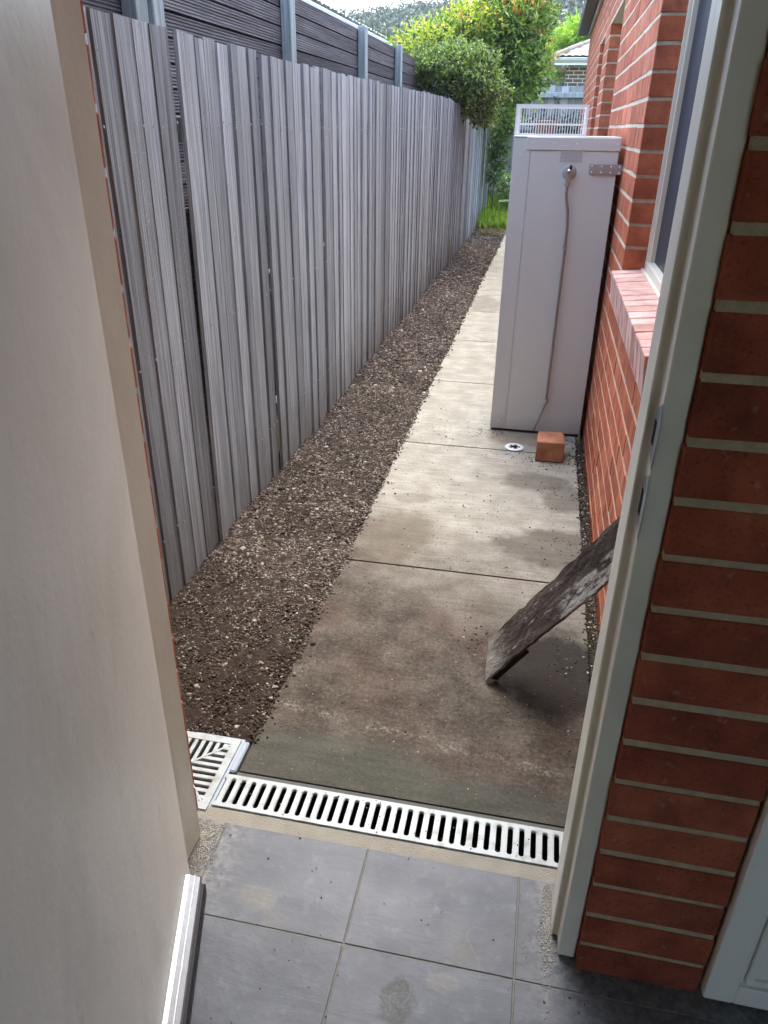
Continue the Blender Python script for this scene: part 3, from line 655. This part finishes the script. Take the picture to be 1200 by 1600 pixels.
# ---------------------------------------------------------------- paling fence
fence = thing('paling_fence', 'tall weathered grey timber paling fence along the left of the gravel', 'fence', (-1.14, 7, 0))
XF = -1.13
def paling(w_, h_, t_=.013, name='paling', mat=PALING):
    V = []; F = []; nz = 10; ph = random.uniform(0, 6); am = random.uniform(.0005, .0035)
    for i in range(nz + 1):
        z = h_ * i / nz; s = am * math.sin(ph + i * .5); cu = random.uniform(-.0008, .0008)
        for (a, b) in ((-w_ / 2, 0), (-w_ / 2 + .0015, t_), (w_ / 2 - .0015, t_), (w_ / 2, 0)): V.append((b - t_, a + s + cu, z))
    for i in range(nz):
        for k in range(4): F.append((i * 4 + k, i * 4 + (k + 1) % 4, (i + 1) * 4 + (k + 1) % 4, (i + 1) * 4 + k))
    F += [(3, 2, 1, 0), tuple(nz * 4 + k for k in range(4))]
    me = mesh(name, V, F, mat); b = bmesh.new(); b.from_mesh(me); bmesh.ops.recalc_face_normals(b, faces=b.faces); b.to_mesh(me); b.free(); return me
pvs = [paling(.1035 + random.uniform(-.004, .006), 1.80) for _ in range(12)]
pnar = [paling(.066 + random.uniform(-.004, .006), 1.80) for _ in range(4)]
nailm = MB().lathe((0, 0, 0), (1, 0, 0), [(0, .0032), (.0012, .0030), (.0016, .0001)], 8).mesh('nail', GALV)
def put_paling(y, me, top, layer, tilt=0):
    o = link('paling', me, fence, (XF + layer, y, top - 1.80), (tilt, 0, random.choice((.075, .06, .05, .06, -.02)))); o.scale = (1, 1, 1)
y = 1.63; k = 0
edges = [1.63, 1.74, 1.85, 1.952, 2.060, 2.160, 2.262, 2.362]
for a, b in zip(edges, edges[1:]):
    k += 1; put_paling((a + b) / 2, pvs[k], 1.708 + random.uniform(-.003, .003), random.uniform(0, .004), random.uniform(-.002, .002))
put_paling(2.400, paling(.062, 1.80), 1.709, .018, -.014)
box('gap_shade_board', (XF - .040, 2.34, -.1), (XF - .022, 2.47, 1.22), SLEEP, fence, 0)  # board added so that the gap between the palings stays dark
y = 2.446
while y < 14.1:
    nar = random.random() < .25; wv = .066 if nar else .1035; k += 1
    top = 1.708 if y < 4.5 else 1.708 + .03 * min(1, (y - 4.5) / 3) if y < 9 else 1.738 - .16 * (y - 9) / 5.5
    put_paling(y + wv / 2, random.choice(pnar if nar else pvs), top + random.uniform(-.006, .006), random.choice((-.001, .0, .004, .009)), random.uniform(-.003, .003)); y += wv + random.uniform(.002, .005)
nm = MB(); fy = 1.65
for zz in (1.46, .83, .25):
    for q_ in np.arange(1.68, 8, .052): 
        if random.random() < .7: nm.lathe((XF + .010, q_ + random.uniform(-.008, .008), zz + random.uniform(-.012, .012)), (1, 0, 0), [(0, .0044), (.0022, .0042), (.002, .0001)], 6)
kind(nm.obj('nail', GALV, fence), 'stuff')
for zz in (.25, .85, 1.45):
    for ya, yb in ((1.6, 2.34), (2.47, 14.1)): box('rail', (XF - .085, ya, zz - .035), (XF - .045, yb, zz + .035), PALING, fence, .002)
box('gravel_board', (XF - .04, 1.6, -.15), (XF - .016, 14.1, .03), simple('gravel_board', (.03, .027, .024), .9), fence, 0)
box('fence_post', (XF - .02, 14.12, -.1), (XF + .07, 14.22, 1.60), POST, fence, .004)

# ribbed screen on the retaining wall behind
scr = thing('screen_fence', 'dark ribbed horizontal board screen rising behind the grey paling fence', 'fence', (-1.56, 6, 0))
bays = [(-.2, 1.45), (1.5, 3.08), (3.1, 4.76), (4.76, 6.58), (6.58, 8.08), (8.08, 9.7), (9.7, 11.3)]
def ribbed(L_):
    V = []; F = []; n = 7; h_ = .086; prof = [(-.022, -h_ / 2)]
    for i in range(n):
        z = -h_ / 2 + h_ * (i + .15) / n; prof += [(-.003, z), (0, z + .0015), (0, z + h_ / n * .55), (-.003, z + h_ / n * .6)]
    prof += [(-.022, h_ / 2)]
    return MB().prism([(x, -L_ / 2, z) for x, z in prof], (0, L_, 0)).mesh('board', SLEEP)
for a, b in bays:
    me = ribbed(b - a - .004)
    for i in range(23 if a < 3 else 13): link('board', me, scr, (-1.56 + random.uniform(-.002, .002), (a + b) / 2, 2.135 - .0445 - .0905 * i), (0, 0, 0))
    box('backing', (-1.60, a, .0), (-1.585, b, 2.10), SLEEP, scr, 0)
for yv2 in (1.47, 2.965, 3.10, 4.75, 6.60, 8.10, 9.7, 11.3):
    box('post', (-1.558, yv2 - .046, 0), (-1.50, yv2 + .046, 2.145 + random.uniform(0, .012)), POST, scr, .004)
box('retained_soil', (-3, -1, -.14), (-1.602, 12, 1.1), SOIL, scr, 0)

# ---------------------------------------------------------------- hot water heater, cage, valve
hw = thing('water_heater', 'tall pale grey outdoor hot water heater cabinet against the brick wall', 'water heater', (.05, 4.1, 0))
HXL, HXR, HY, HZT = -.184, .290, 3.872, 1.432
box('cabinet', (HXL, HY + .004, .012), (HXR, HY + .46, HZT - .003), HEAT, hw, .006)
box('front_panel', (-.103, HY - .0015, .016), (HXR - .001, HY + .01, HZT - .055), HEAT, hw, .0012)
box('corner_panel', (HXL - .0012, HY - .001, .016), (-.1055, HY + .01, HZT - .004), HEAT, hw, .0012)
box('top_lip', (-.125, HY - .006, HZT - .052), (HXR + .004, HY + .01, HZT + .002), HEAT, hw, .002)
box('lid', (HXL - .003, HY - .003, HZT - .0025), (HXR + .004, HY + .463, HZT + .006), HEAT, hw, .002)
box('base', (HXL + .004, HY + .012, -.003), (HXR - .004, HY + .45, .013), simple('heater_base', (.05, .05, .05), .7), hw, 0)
lab = thing_l = box('warning_label', (.030, HY - .0026, 1.330), (.132, HY - .0014, 1.398), simple('label_film', (.58, .59, .56), .5, var=.02), hw, 0)
lt = MB()
for r0 in range(10):
    zz = 1.385 - r0 * .0056; xx = .034
    while xx < .124:
        w_ = random.uniform(.004, .014); lt.box((xx, HY - .0032, zz - .0007), (min(xx + w_, .128), HY - .0025, zz + .0007)); xx += w_ + .0025
kind(lt.obj('print_line', GREYINK, lab), 'stuff')
for xa, xb in ((.062, .083), (.087, .106)): box('heading_mark', (xa, HY - .0032, 1.3905), (xb, HY - .0025, 1.3945), DARK, lab, 0)
pl = MB().box((.168, HY - .012, 1.284), (.312, HY - .0095, 1.327)).mesh('wall_strap', GALV, .0005); plo = link('wall_strap', pl, hw, (0, 0, 0))
sm = MB().lathe((0, 0, 0), (0, -1, 0), [(0, .0045), (.002, .0042), (.003, .0001)], 10).mesh('screw', WHITE)
for xx in (.178, .221, .262, .300):
    for zz in (1.293, 1.318): link('screw', sm, plo, (xx, HY - .012, zz))
box('strap_spacer', (.172, HY - .0098, 1.288), (.25, HY - .001, 1.323), GALV, hw, 0)
link('valve_collar', MB().lathe((.080, HY - .001, 1.290), (0, -1, 0), [(0, .033), (.005, .032), (.008, .024), (.009, .012), (.009, .0001)], 24).mesh('valve_collar', simple('collar', (.4, .4, .39), .45), 0, True), hw, (0, 0, 0))
vv = link('valve', MB().tube([(.080, HY - .004, 1.290), (.080, HY - .045, 1.290)], .0125, 12).tube([(.080, HY - .038, 1.294), (.078, HY - .040, 1.272), (.077, HY - .040, 1.232)], [.014, .012, .0095], 10).lathe((.081, HY - .040, 1.291), (0, -1, 0), [(-.012, .0145), (.006, .0145), (.012, .010), (.013, .0001)], 14).lathe((.077, HY - .040, 1.246), (0, 0, -1), [(0, .011), (.001, .0135), (.012, .0135), (.013, .011)], 6).mesh('valve', BRASS, 0, False), hw, (0, 0, 0))
link('lever', MB().box((.078, HY - .050, 1.300), (.090, HY - .036, 1.322)).mesh('lever', RUBBER, .002), vv, (0, 0, 0))
pp = [(.077, HY - .040, 1.235), (.077, HY - .036, 1.20), (.082, HY - .030, 1.17), (.092, HY - .027, 1.13), (.099, HY - .026, 1.06), (.100, HY - .025, .92), (.098, HY - .025, .60), (.096, HY - .025, .25), (.095, HY - .026, .196)]
link('pipe', MB().tube(pp, .0065, 10).mesh('pipe', COPPER, 0, True), hw, (0, 0, 0))
link('pipe', MB().tube([(.095, HY - .026, .20), (.092, HY - .028, .18), (.072, HY - .036, .11), (.046, HY - .048, .032)], [.0065, .0075, .0055, .0055], 10).mesh('pipe', BRASS, 0, True), hw, (0, 0, 0))
for zz in (.965, .196): link('pipe_clip', MB().lathe((.0985, HY - .025, zz - .012), (0, 0, 1), [(0, .0085), (0, .010), (.024, .010), (.024, .0085)], 10).mesh('pipe_clip', GALV), hw, (0, 0, 0))
cg = thing('flue_cage', 'white wire flue guard cage standing on top of the water heater', 'flue guard', (-.03, 4.1, HZT))
gx0, gx1, gy0, gy1, gz0, gz1 = -.190, .138, 3.965, 4.20, HZT + .0065, 1.567
frm = MB()
for yy in (gy0, gy1):
    frm.box((gx0, yy, gz1 - .012), (gx1, yy + .01, gz1)); frm.box((gx0, yy, gz0), (gx1, yy + .01, gz0 + .008)); frm.box((gx0 + .01, yy + .001, gz0 + .044), (gx1 - .01, yy + .008, gz0 + .051))
    frm.box((gx0, yy, gz0 + .008), (gx0 + .011, yy + .01, gz1 - .012)); frm.box((gx1 - .011, yy, gz0 + .008), (gx1, yy + .01, gz1 - .012))
for xx in (gx0, gx1 - .01): frm.box((xx, gy0 + .01, gz1 - .010), (xx + .01, gy1, gz1 - .001)); frm.box((xx, gy0 + .01, gz0), (xx + .01, gy1, gz0 + .007))
frm.obj('cage_frame', WHITE, cg)
br = MB().box((-.0016, 0, 0), (.0016, .004, gz1 - gz0 - .02)).mesh('cage_bar', WHITE)
for i in range(24):
    xx = gx0 + .0125 + (gx1 - gx0 - .025) * (i + 1) / 25
    link('cage_bar', br, cg, (xx, gy0 + .003, gz0 + .008), (0, R(0), 0))
for i in range(11): link('cage_bar', br, cg, (gx0 + .005, gy0 + .02 * (i + 1), gz0 + .008), (0, 0, R(90))); link('cage_bar', br, cg, (gx1 - .005, gy0 + .02 * (i + 1), gz0 + .008), (0, 0, R(90)))
link('flue', MB().lathe((-.05, 4.1, gz0), (0, 0, 1), [(0, .05), (.05, .05), (.052, .07), (.062, .07), (.066, .0001)], 20).mesh('flue', simple('flue_cap', (.16, .10, .07), .6), 0, True), cg, (0, 0, 0))

for xx in (-.10, .0, .10, .20, .28): link('screw', sm, hw, (xx, HY - .006, HZT - .025))
for zz in (.06, .75, 1.36): link('screw', sm, hw, (-.145, HY - .001, zz))
# loose half brick
lb = MB().box((-.068, -.078, 0), (.068, .078, .105)).mesh('loose_brick', brick_mat('loose_brick_mat', (.42, .19, .10), (.38, .17, .09), (.48, .24, .14)), .006, seg=2)
for v in lb.vertices:
    v.co += Vector([random.uniform(-.0015, .0015) for _ in range(3)])
    if v.co.x < -.05 and v.co.y > .05: v.co.x += .012; v.co.y -= .01
tag(link('loose_brick', lb, None, (.130, 3.570, .001), (0, 0, R(3))), 'loose half brick standing on the concrete in front of the water heater', 'brick')

# leaning plank with a down-turned side, resting on the ground and on the brick wall
def leaning():
    A = Vector((-.042, 1.858, .090)); B = Vector((-.038, 1.766, .010)); Cc = Vector((.2565, 1.70, .635)); D = Vector((.245, 1.64, .480))
    U = (Cc + D - A - B) / 2; Lg = U.length; ex = U.normalized(); ey0 = (A - B); ey = (ey0 - ex * ey0.dot(ex)).normalized(); ez = ex.cross(ey)
    M4 = Matrix((ex, ey, ez)).transposed(); org = B
    t = thing('leaning_plank', 'dirt caked old plank leaning against the brick wall over the path', 'plank', B)
    def loc(p): return Vector((ex.dot(p - org), ey.dot(p - org), ez.dot(p - org)))
    n = 26; V = []; F = []
    rs = random.Random(3)
    for i in range(n + 1):
        s = i / n; lo = B.lerp(D, s); hi = A.lerp(Cc, s); ll, hh = loc(lo), loc(hi)
        lo2 = ll + Vector((0, rs.uniform(-.003, .003), 0)); hi2 = hh + Vector((0, rs.uniform(-.004, .004), 0))
        for k in range(6):
            p = lo2.lerp(hi2, k / 5) + Vector((0, 0, rs.uniform(-.002, .002))); V.append(p)
        for k in range(6): V.append(V[-6] - Vector((0, 0, .010)) if False else V[i * 12 + 5 - k] - Vector((0, 0, .010)))
    for i in range(n):
        for k in range(12): F.append((i * 12 + k, i * 12 + (k + 1) % 12, (i + 1) * 12 + (k + 1) % 12, (i + 1) * 12 + k))
    F += [tuple(range(11, -1, -1)), tuple(n * 12 + k for k in range(12))]
    me = mesh('plank_face', V, F, PLANK); b = bmesh.new(); b.from_mesh(me); bmesh.ops.recalc_face_normals(b, faces=b.faces); b.to_mesh(me); b.free()
    rot = M4.to_euler(); link('plank_face', me, t, B, rot)
    wA = (loc(A)).y
    s3 = MB().prism([(.006, .004, -.010), (.006, .012, -.010), (.006, .012, -.040), (.006, .004, -.040)], (.17, .004, 0)).mesh('plank_shade_strip', DARKW, .001)  # added dark strip standing in for the shadow below the plank
    link('plank_shade_strip', s3, t, B, rot)
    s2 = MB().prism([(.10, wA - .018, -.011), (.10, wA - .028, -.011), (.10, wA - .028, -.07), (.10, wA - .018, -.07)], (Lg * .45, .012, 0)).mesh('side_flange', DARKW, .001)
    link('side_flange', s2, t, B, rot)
    return t
leaning()

# ---------------------------------------------------------------- far end of the alley
bf = thing('back_fence', 'pale grey paling fence closing off the far end of the alley', 'fence', (0, 15.2, 0))
bp = [paling(.118, 2.25, .014, 'paling', PALBACK) for _ in range(5)]
xx = -2.6
while xx < 2.2:
    link('paling', random.choice(bp), bf, (xx, 15.25 + random.uniform(0, .012), random.uniform(-.13, -.09)), (0, 0, R(-90) + random.uniform(-.03, .03))); xx += .112
for zz in (2.0, 1.5, .75): box('rail', (-2.6, 15.17, zz - .035), (2.2, 15.235, zz + .045), PALBACK, bf, .003)
box('fence_post', (-1.06, 15.10, -.1), (-.96, 15.2, 1.95), POST, bf, .003)

def blob_pts(n, blobs, surf=.35):
    w_ = np.array([b[3] * b[4] * b[5] for b in blobs]) ** .8; w_ /= w_.sum(); idx = rng.choice(len(blobs), n, p=w_); Bm = np.array(blobs)[idx]
    d = rng.normal(size=(n, 3)); d /= np.linalg.norm(d, axis=1)[:, None]; r = (1 - surf * rng.random(n) ** 1.6) * (1 + .10 * rng.normal(size=n)); q3 = Bm[:, :3] * 3
    r = r * (1 + .22 * np.sin(d[:, 0] * 7 + q3[:, 0]) * np.sin(d[:, 2] * 8 + q3[:, 2]) + .12 * np.sin(d[:, 1] * 11 + q3[:, 1] + d[:, 2] * 5)) + .5 * (rng.random(n) < .035) * rng.random(n)
    return Bm[:, :3] + d * r[:, None] * Bm[:, 3:6], d
def sprigs(n, blobs, k, L_, W_, mat, name, surf=.4, spread=.6, up=.3):
    """n twigs each carrying k leaves along its length"""
    P, d = blob_pts(n, blobs, surf); d = d + rng.normal(size=d.shape) * .5 + np.array([0, 0, up]); d /= np.linalg.norm(d, axis=1)[:, None]
    t = np.tile(np.linspace(0, 1, k), n); Pr = np.repeat(P, k, 0); Dr = np.repeat(d, k, 0)
    Pl = Pr + Dr * (t * L_ * k * .35)[:, None]; Dl = Dr * .6 + rng.normal(size=Dr.shape) * spread
    return leaves(Pl, Dl, L_ * rng.uniform(.7, 1.25, n * k), W_ * rng.uniform(.7, 1.2, n * k), mat, name)
def trunk(name, pts, rad, parent): return link(name, MB().tube(pts, rad, 9).mesh(name, BARK, 0, True), parent, (0, 0, 0))

sh = thing('overhanging_shrub', 'dense small leaved green shrub spilling over the top of the paling fence', 'shrub', (-1.5, 9.9, 0))
blA = [(-1.35, 9.8, 2.02, .34, .5, .22), (-1.05, 9.9, 2.00, .30, .5, .24), (-.90, 10.2, 1.88, .22, .45, .22), (-1.5, 9.6, 2.04, .22, .4, .14), (-1.15, 10.1, 2.16, .32, .5, .15), (-.92, 10.4, 1.64, .15, .3, .12), (-1.1, 10.2, 1.75, .2, .4, .13)]
link('crown', sprigs(3600, blA, 5, .046, .022, LEAF_A, 'crown', .5), sh)
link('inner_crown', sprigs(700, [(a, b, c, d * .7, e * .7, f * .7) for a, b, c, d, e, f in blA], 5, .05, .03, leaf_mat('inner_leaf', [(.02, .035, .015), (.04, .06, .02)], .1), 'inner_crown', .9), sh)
trunk('trunk', [(-1.42, 10.2, -.1), (-1.38, 10.1, 1.2), (-1.2, 10.0, 1.8), (-1.0, 10.1, 2.0)], [.05, .045, .03, .012], sh)
for q_ in range(7): trunk('branch', [(-1.3, 10.0, 1.65), (-1.2 + q_ * .06, 9.9 + .1 * (q_ % 3), 1.72 + .03 * (q_ % 2)), (-1.25 + q_ * .1, 9.8 + .15 * (q_ % 4), 1.9)], [.018, .012, .005], sh)

pt_ = thing('photinia_tree', 'tall bushy tree with red new leaf tips beyond the shrub', 'tree', (-1.0, 13.0, 0))
blB = [(-1.95, 12.2, 2.40, .36, .5, .20), (-1.45, 12.6, 2.58, .40, .5, .28), (-1.0, 13.0, 2.75, .38, .6, .36), (-.62, 13.0, 2.62, .32, .55, .40), (-.50, 13.0, 2.22, .26, .5, .30), (-.85, 13.2, 2.2, .36, .5, .36), (-.60, 13, 1.95, .2, .4, .2), (-.80, 13.1, 3.02, .34, .5, .26), (-.50, 13.1, 3.0, .22, .4, .24), (-1.1, 12.8, 1.95, .3, .5, .3), (-.82, 12.6, 1.80, .2, .4, .16)]
link('crown', sprigs(2100, blB, 6, .095, .034, LEAF_B, 'crown', .5, .5), pt_)
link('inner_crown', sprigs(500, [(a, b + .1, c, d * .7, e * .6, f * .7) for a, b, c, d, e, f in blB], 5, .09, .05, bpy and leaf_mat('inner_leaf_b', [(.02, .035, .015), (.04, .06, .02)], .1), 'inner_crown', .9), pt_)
link('yellow_growth', sprigs(330, [(a, b - .05, c + .10, d, e, f * .85) for a, b, c, d, e, f in blB[:3]] + [(-1.75, 12.0, 2.5, .3, .4, .13), (-1.35, 12.5, 2.75, .35, .4, .15)], 6, .08, .03, LEAF_Y, 'yellow_growth', .25, .5, .8), pt_)
rt_ = link('red_tips', sprigs(70, [(-2.2, 12.0, 2.40, .05, .2, .06), (-1.1, 12.8, 3.0, .35, .4, .22), (-.6, 12.9, 2.95, .32, .4, .16), (-.32, 12.9, 2.45, .10, .3, .3), (-1.5, 12.4, 2.88, .2, .3, .12), (-.75, 12.6, 2.85, .2, .2, .12)], 6, .085, .03, LEAF_R, 'red_tips', .3, .5, .9), pt_)
rt_['kind'] = 'stuff'
trunk('trunk', [(-1.4, 13.1, -.1), (-1.37, 13.1, 1.1), (-1.2, 13.0, 2.0), (-.95, 13.0, 2.7)], [.06, .05, .035, .012], pt_)
for q_ in range(8): trunk('branch', [(-1.2, 13.05, 1.7 + q_ * .08), (-.9 + .25 * math.cos(q_ * 2.1), 13 + .2 * math.sin(q_ * 2.1), 1.8 + q_ * .1), (-.9 + .5 * math.cos(q_ * 2.1), 13 + .4 * math.sin(q_ * 2.1), 2.1 + q_ * .1)], [.02, .012, .005], pt_)

vn = thing('climbing_vine', 'white flowered climbing vine hanging down at the end of the paling fence', 'vine', (-.87, 13.7, 0))
blV = [(-.88, 13.7, 1.5, .16, .2, .16), (-.88, 13.7, 1.25, .13, .18, .2), (-.90, 13.7, 1.0, .11, .15, .18), (-.92, 13.7, .80, .09, .15, .14), (-.76, 13.8, 1.62, .16, .2, .12), (-.72, 14.3, .62, .14, .3, .14)]
link('foliage', sprigs(1000, blV, 5, .05, .03, LEAF_V, 'foliage', .6, .7, -.3), vn)
P_, d_v = blob_pts(150, blV, .15); link('blossom', leaves(np.repeat(P_, 4, 0), rng.normal(size=(600, 3)), .026, .022, FLOWER, 'blossom'), vn)
trunk('stem', [(-.95, 13.9, -.1), (-.93, 13.8, .8), (-.9, 13.75, 1.5)], [.012, .01, .006], vn)

ds = thing('shade_bush', 'added dark green bush standing in for shade behind the white flue cage', 'shrub', (.0, 14.9, 0))  # foliage added to darken the view through the cage bars
link('crown', sprigs(900, [(-.25, 14.8, 1.35, .3, .25, .35), (.15, 14.9, 1.3, .3, .25, .38), (.45, 14.9, 1.2, .3, .25, .4), (-.1, 14.9, .8, .5, .3, .5)], 5, .07, .035, leaf_mat('shade_leaf', [(.015, .03, .015), (.03, .05, .025), (.06, .09, .04)], .1), 'crown', .7), ds)
trunk('trunk', [(.05, 14.95, -.1), (.05, 14.9, 1.0)], [.03, .015], ds)
# grass at the end
def grass(n, x0, x1, y0, y1, h0, h1, name, label):
    P = np.stack([rng.uniform(x0, x1, n), rng.uniform(y0, y1, n), np.full(n, -.04)], 1)
    D = np.stack([rng.normal(size=n) * .3, rng.normal(size=n) * .3, np.ones(n)], 1); g_ = np.clip((P[:, 1] - y0) / (y1 - y0), .12, 1)
    o = link(name, leaves(P, D, rng.uniform(h0, h1, n) * (.35 + .65 * g_), .012, GRASSM, name, .1)); tag(o, label, 'grass', kind='stuff')
grass(9000, -1.12, .2, 13.1, 15.1, .2, .62, 'grass', 'bright green long grass and weeds at the far end of the alley')
link_s = tag(link('pale_offcut', MB().box((-.22, -.04, 0), (.22, .04, .03)).mesh('pale_offcut', simple('pale_timber', (.6, .57, .46), .7), .003), None, (-.62, 14.05, .36), (0, R(-4), R(6))), 'pale timber offcut lying in the long grass', 'timber offcut')
tag(link('pale_rock', stones(np.array([[0, 0, 0.]]), np.array([.09]), simple('rock', (.4, .38, .33), .9), 'pale_rock'), None, (-.80, 13.55, .07)), 'pale flat rock at the edge of the grass', 'rock')
n = 500; P_ = np.stack([rng.uniform(-1.1, -.62, n), rng.uniform(12.4, 13.7, n), np.full(n, .012)], 1)
tag(link('dry_grass', leaves(P_, rng.normal(size=(n, 3)) * [1, 1, .25] + [0, 0, .2], .09, .012, leaf_mat('straw', [(.2, .16, .1), (.4, .33, .2)], .2), 'dry_grass')), 'dry brown grass clippings where the gravel ends', 'grass clippings', kind='stuff')

lt_ = thing('lime_tree', 'bright lime green tree crown behind the tiled roof corner', 'tree', (.4, 26, 0))
link('crown', sprigs(1500, [(-.15, 26, 3.45, .5, .6, .45), (.5, 26, 3.75, .6, .6, .45), (1.1, 26, 3.7, .6, .6, .5), (.3, 26, 3.3, .5, .5, .5)], 6, .12, .06, LEAF_L, 'crown', .6, .6), lt_)
trunk('trunk', [(.4, 26, -.1), (.4, 26, 3.2)], [.08, .04], lt_)

# house beyond the back fence
nh = thing('neighbour_house', 'dark brown brick house with tiled roof beyond the back fence', 'house', (3, 24, 0))
wm = Mat('far_brickwork', .85, .2)
bt = wm.n('ShaderNodeTexBrick'); wm.put(bt.inputs['Vector'], wm.map(wm.obj(), rot=(R(90), 0, 0)))
bt.inputs['Color1'].default_value = (.10, .07, .055, 1); bt.inputs['Color2'].default_value = (.14, .09, .07, 1); bt.inputs['Mortar'].default_value = (.5, .47, .42, 1)
bt.inputs['Scale'].default_value = 1; bt.inputs['Brick Width'].default_value = .24; bt.inputs['Row Height'].default_value = .086; bt.inputs['Mortar Size'].default_value = .010
wm.color(bt.outputs[0])
box('wall', (.10, 22.45, -.1), (6, 28, 2.95), wm, nh, 0)
box('soffit', (-.22, 22.02, 2.95), (6.2, 28.4, 2.965), TRIM, nh, 0)
box('fascia', (-.21, 22.03, 2.90), (6.2, 22.06, 3.0), WHITE, nh, 0)
box('fascia', (-.215, 22.06, 2.90), (-.19, 28.4, 3.0), WHITE, nh, 0)
box('gutter', (-.31, 21.93, 2.985), (6.2, 22.03, 3.06), GUT, nh, .01); box('gutter', (-.31, 22.03, 2.985), (-.215, 28.4, 3.06), GUT, nh, .01)
V = []; F = []; nx, ny = 120, 60; W_ = 6.5; D_ = 3.2; tanp = .42
for jj in range(ny + 1):
    for ii in range(nx + 1):
        u, v = ii / nx * W_, jj / ny * D_
        z = v * tanp + .022 * abs(math.sin(u * math.pi / .16)) + .03 * (1 - (v / .32) % 1)
        uu = max(u, v)      # hip edge
        V.append((-.27 + uu, 21.97 + v, 3.06 + z))
for jj in range(ny):
    for ii in range(nx):
        if (ii + 1) / nx * W_ > jj / ny * D_: a = jj * (nx + 1) + ii; F.append((a, a + 1, a + nx + 2, a + nx + 1))
link('roof', mesh('roof', V, F, ROOFT), nh, (0, 0, 0))
V2 = [(-.27, 21.97, 3.06), (-.27, 28.5, 3.06), (2.93, 25.3, 3.06 + 3.2 * tanp)]; link('roof_side', mesh('roof_side', V2 + [(x, y, z - .05) for x, y, z in V2], [(0, 1, 2), (5, 4, 3), (0, 3, 4, 1), (1, 4, 5, 2), (2, 5, 3, 0)], ROOFT), nh, (0, 0, 0))
for k2 in range(9): s0 = k2 / 9; link('ridge_cap', MB().tube([(-.27 + 3.2 * s0, 21.97 + 3.2 * s0, 3.09 + 3.2 * tanp * s0), (-.27 + 3.2 * (s0 + .12), 21.97 + 3.2 * (s0 + .12), 3.10 + 3.2 * tanp * (s0 + .12))], [.07, .055], 8).mesh('ridge_cap', ROOFT), nh, (0, 0, 0))
for k2 in range(2): link('eave_bracket', MB().prism([(.0 + k2 * .1, 22.3, 2.95), (.07 + k2 * .1, 22.3, 2.95), (.0 + k2 * .1, 22.3, 2.85)], (0, .03, 0)).mesh('eave_bracket', WHITE), nh, (0, 0, 0))

# low roof of the left neighbour, showing over the screen
ln = thing('side_neighbour_house', 'neighbouring house whose light grey tiled roof edge shows above the ribbed screen', 'house', (-6, 12, 0))
box('wall', (-9, 8.2, -.1), (-3.4, 17.6, 2.7), PLASTER, ln, 0)
box('gutter', (-3.10, 7.6, 2.72), (-3.0, 18, 2.79), GUT, ln, .01)
V = []; F = []; nx, ny = 8, 130
for jj in range(ny + 1):
    for ii in range(nx + 1):
        u, v = ii / nx * 3, jj / ny * 10.4
        V.append((-3.02 - u, 7.6 + v, 2.80 + u * .25 + .03 * abs(math.sin(v * math.pi / .2)) + .02 * (1 - (u / .34) % 1)))
for jj in range(ny):
    for ii in range(nx): a = jj * (nx + 1) + ii; F.append((a, a + nx + 1, a + nx + 2, a + 1))
link('roof', mesh('roof', V, F, ROOFG), ln, (0, 0, 0))

# ---------------------------------------------------------------- far hill with its forest
V = []; F = []; nx, ny = 60, 24
def hz(x, y): return max(0, (y - 55) * .190) * (1 + .12 * math.sin(x * .07 + 1)) * (1 if y < 110 else max(.6, 1 - (y - 110) * .003)) + .4 * math.sin(x * .3)
for jj in range(ny + 1):
    for ii in range(nx + 1): x, y = -150 + 300 * ii / nx, 50 + 130 * jj / ny; V.append((x, y, hz(x, y) - .5))
for jj in range(ny):
    for ii in range(nx): a = jj * (nx + 1) + ii; F.append((a, a + 1, a + nx + 2, a + nx + 1))
kind(link('hill', mesh('hill', V, F, GROUND, True)), 'structure')
bl = []; 
for _ in range(620):
    y = random.uniform(62, 135); x = random.uniform(-.42, .22) * y + random.uniform(-3, 3); h_ = random.uniform(3.2, 5.6); z = hz(x, y); rr = random.uniform(1.5, 2.9)
    for s in range(3): bl.append((x + random.uniform(-1, 1) * rr * .6, y + random.uniform(-1, 1) * rr * .5, z + h_ * .62 + random.uniform(-1, 1.2), rr * random.uniform(.5, .9), rr * .7, rr * random.uniform(.45, .75)))
P_, d_p = blob_pts(150000, bl, .5)
tag(link('forest', leaves(P_, d_p + rng.normal(size=d_p.shape) * .8, .42, .34, LEAF_G, 'forest')), 'grey green gum forest covering the far hill', 'forest', kind='stuff')

# thin air over the distance
hzb = MB().box((-160, -59, -1.2), (160, 190, 34)).mesh('haze', None)
hm = bpy.data.materials.new('haze'); hm.use_nodes = True; hm.node_tree.nodes.remove(hm.node_tree.nodes['Principled BSDF'])
pv_ = hm.node_tree.nodes.new('ShaderNodeVolumePrincipled'); pv_.inputs['Density'].default_value = .0008; pv_.inputs['Color'].default_value = (.86, .9, .93, 1)
hm.node_tree.links.new(pv_.outputs[0], hm.node_tree.nodes['Material Output'].inputs['Volume'])
hzb.materials.append(hm); kind(link('haze', hzb), 'stuff')
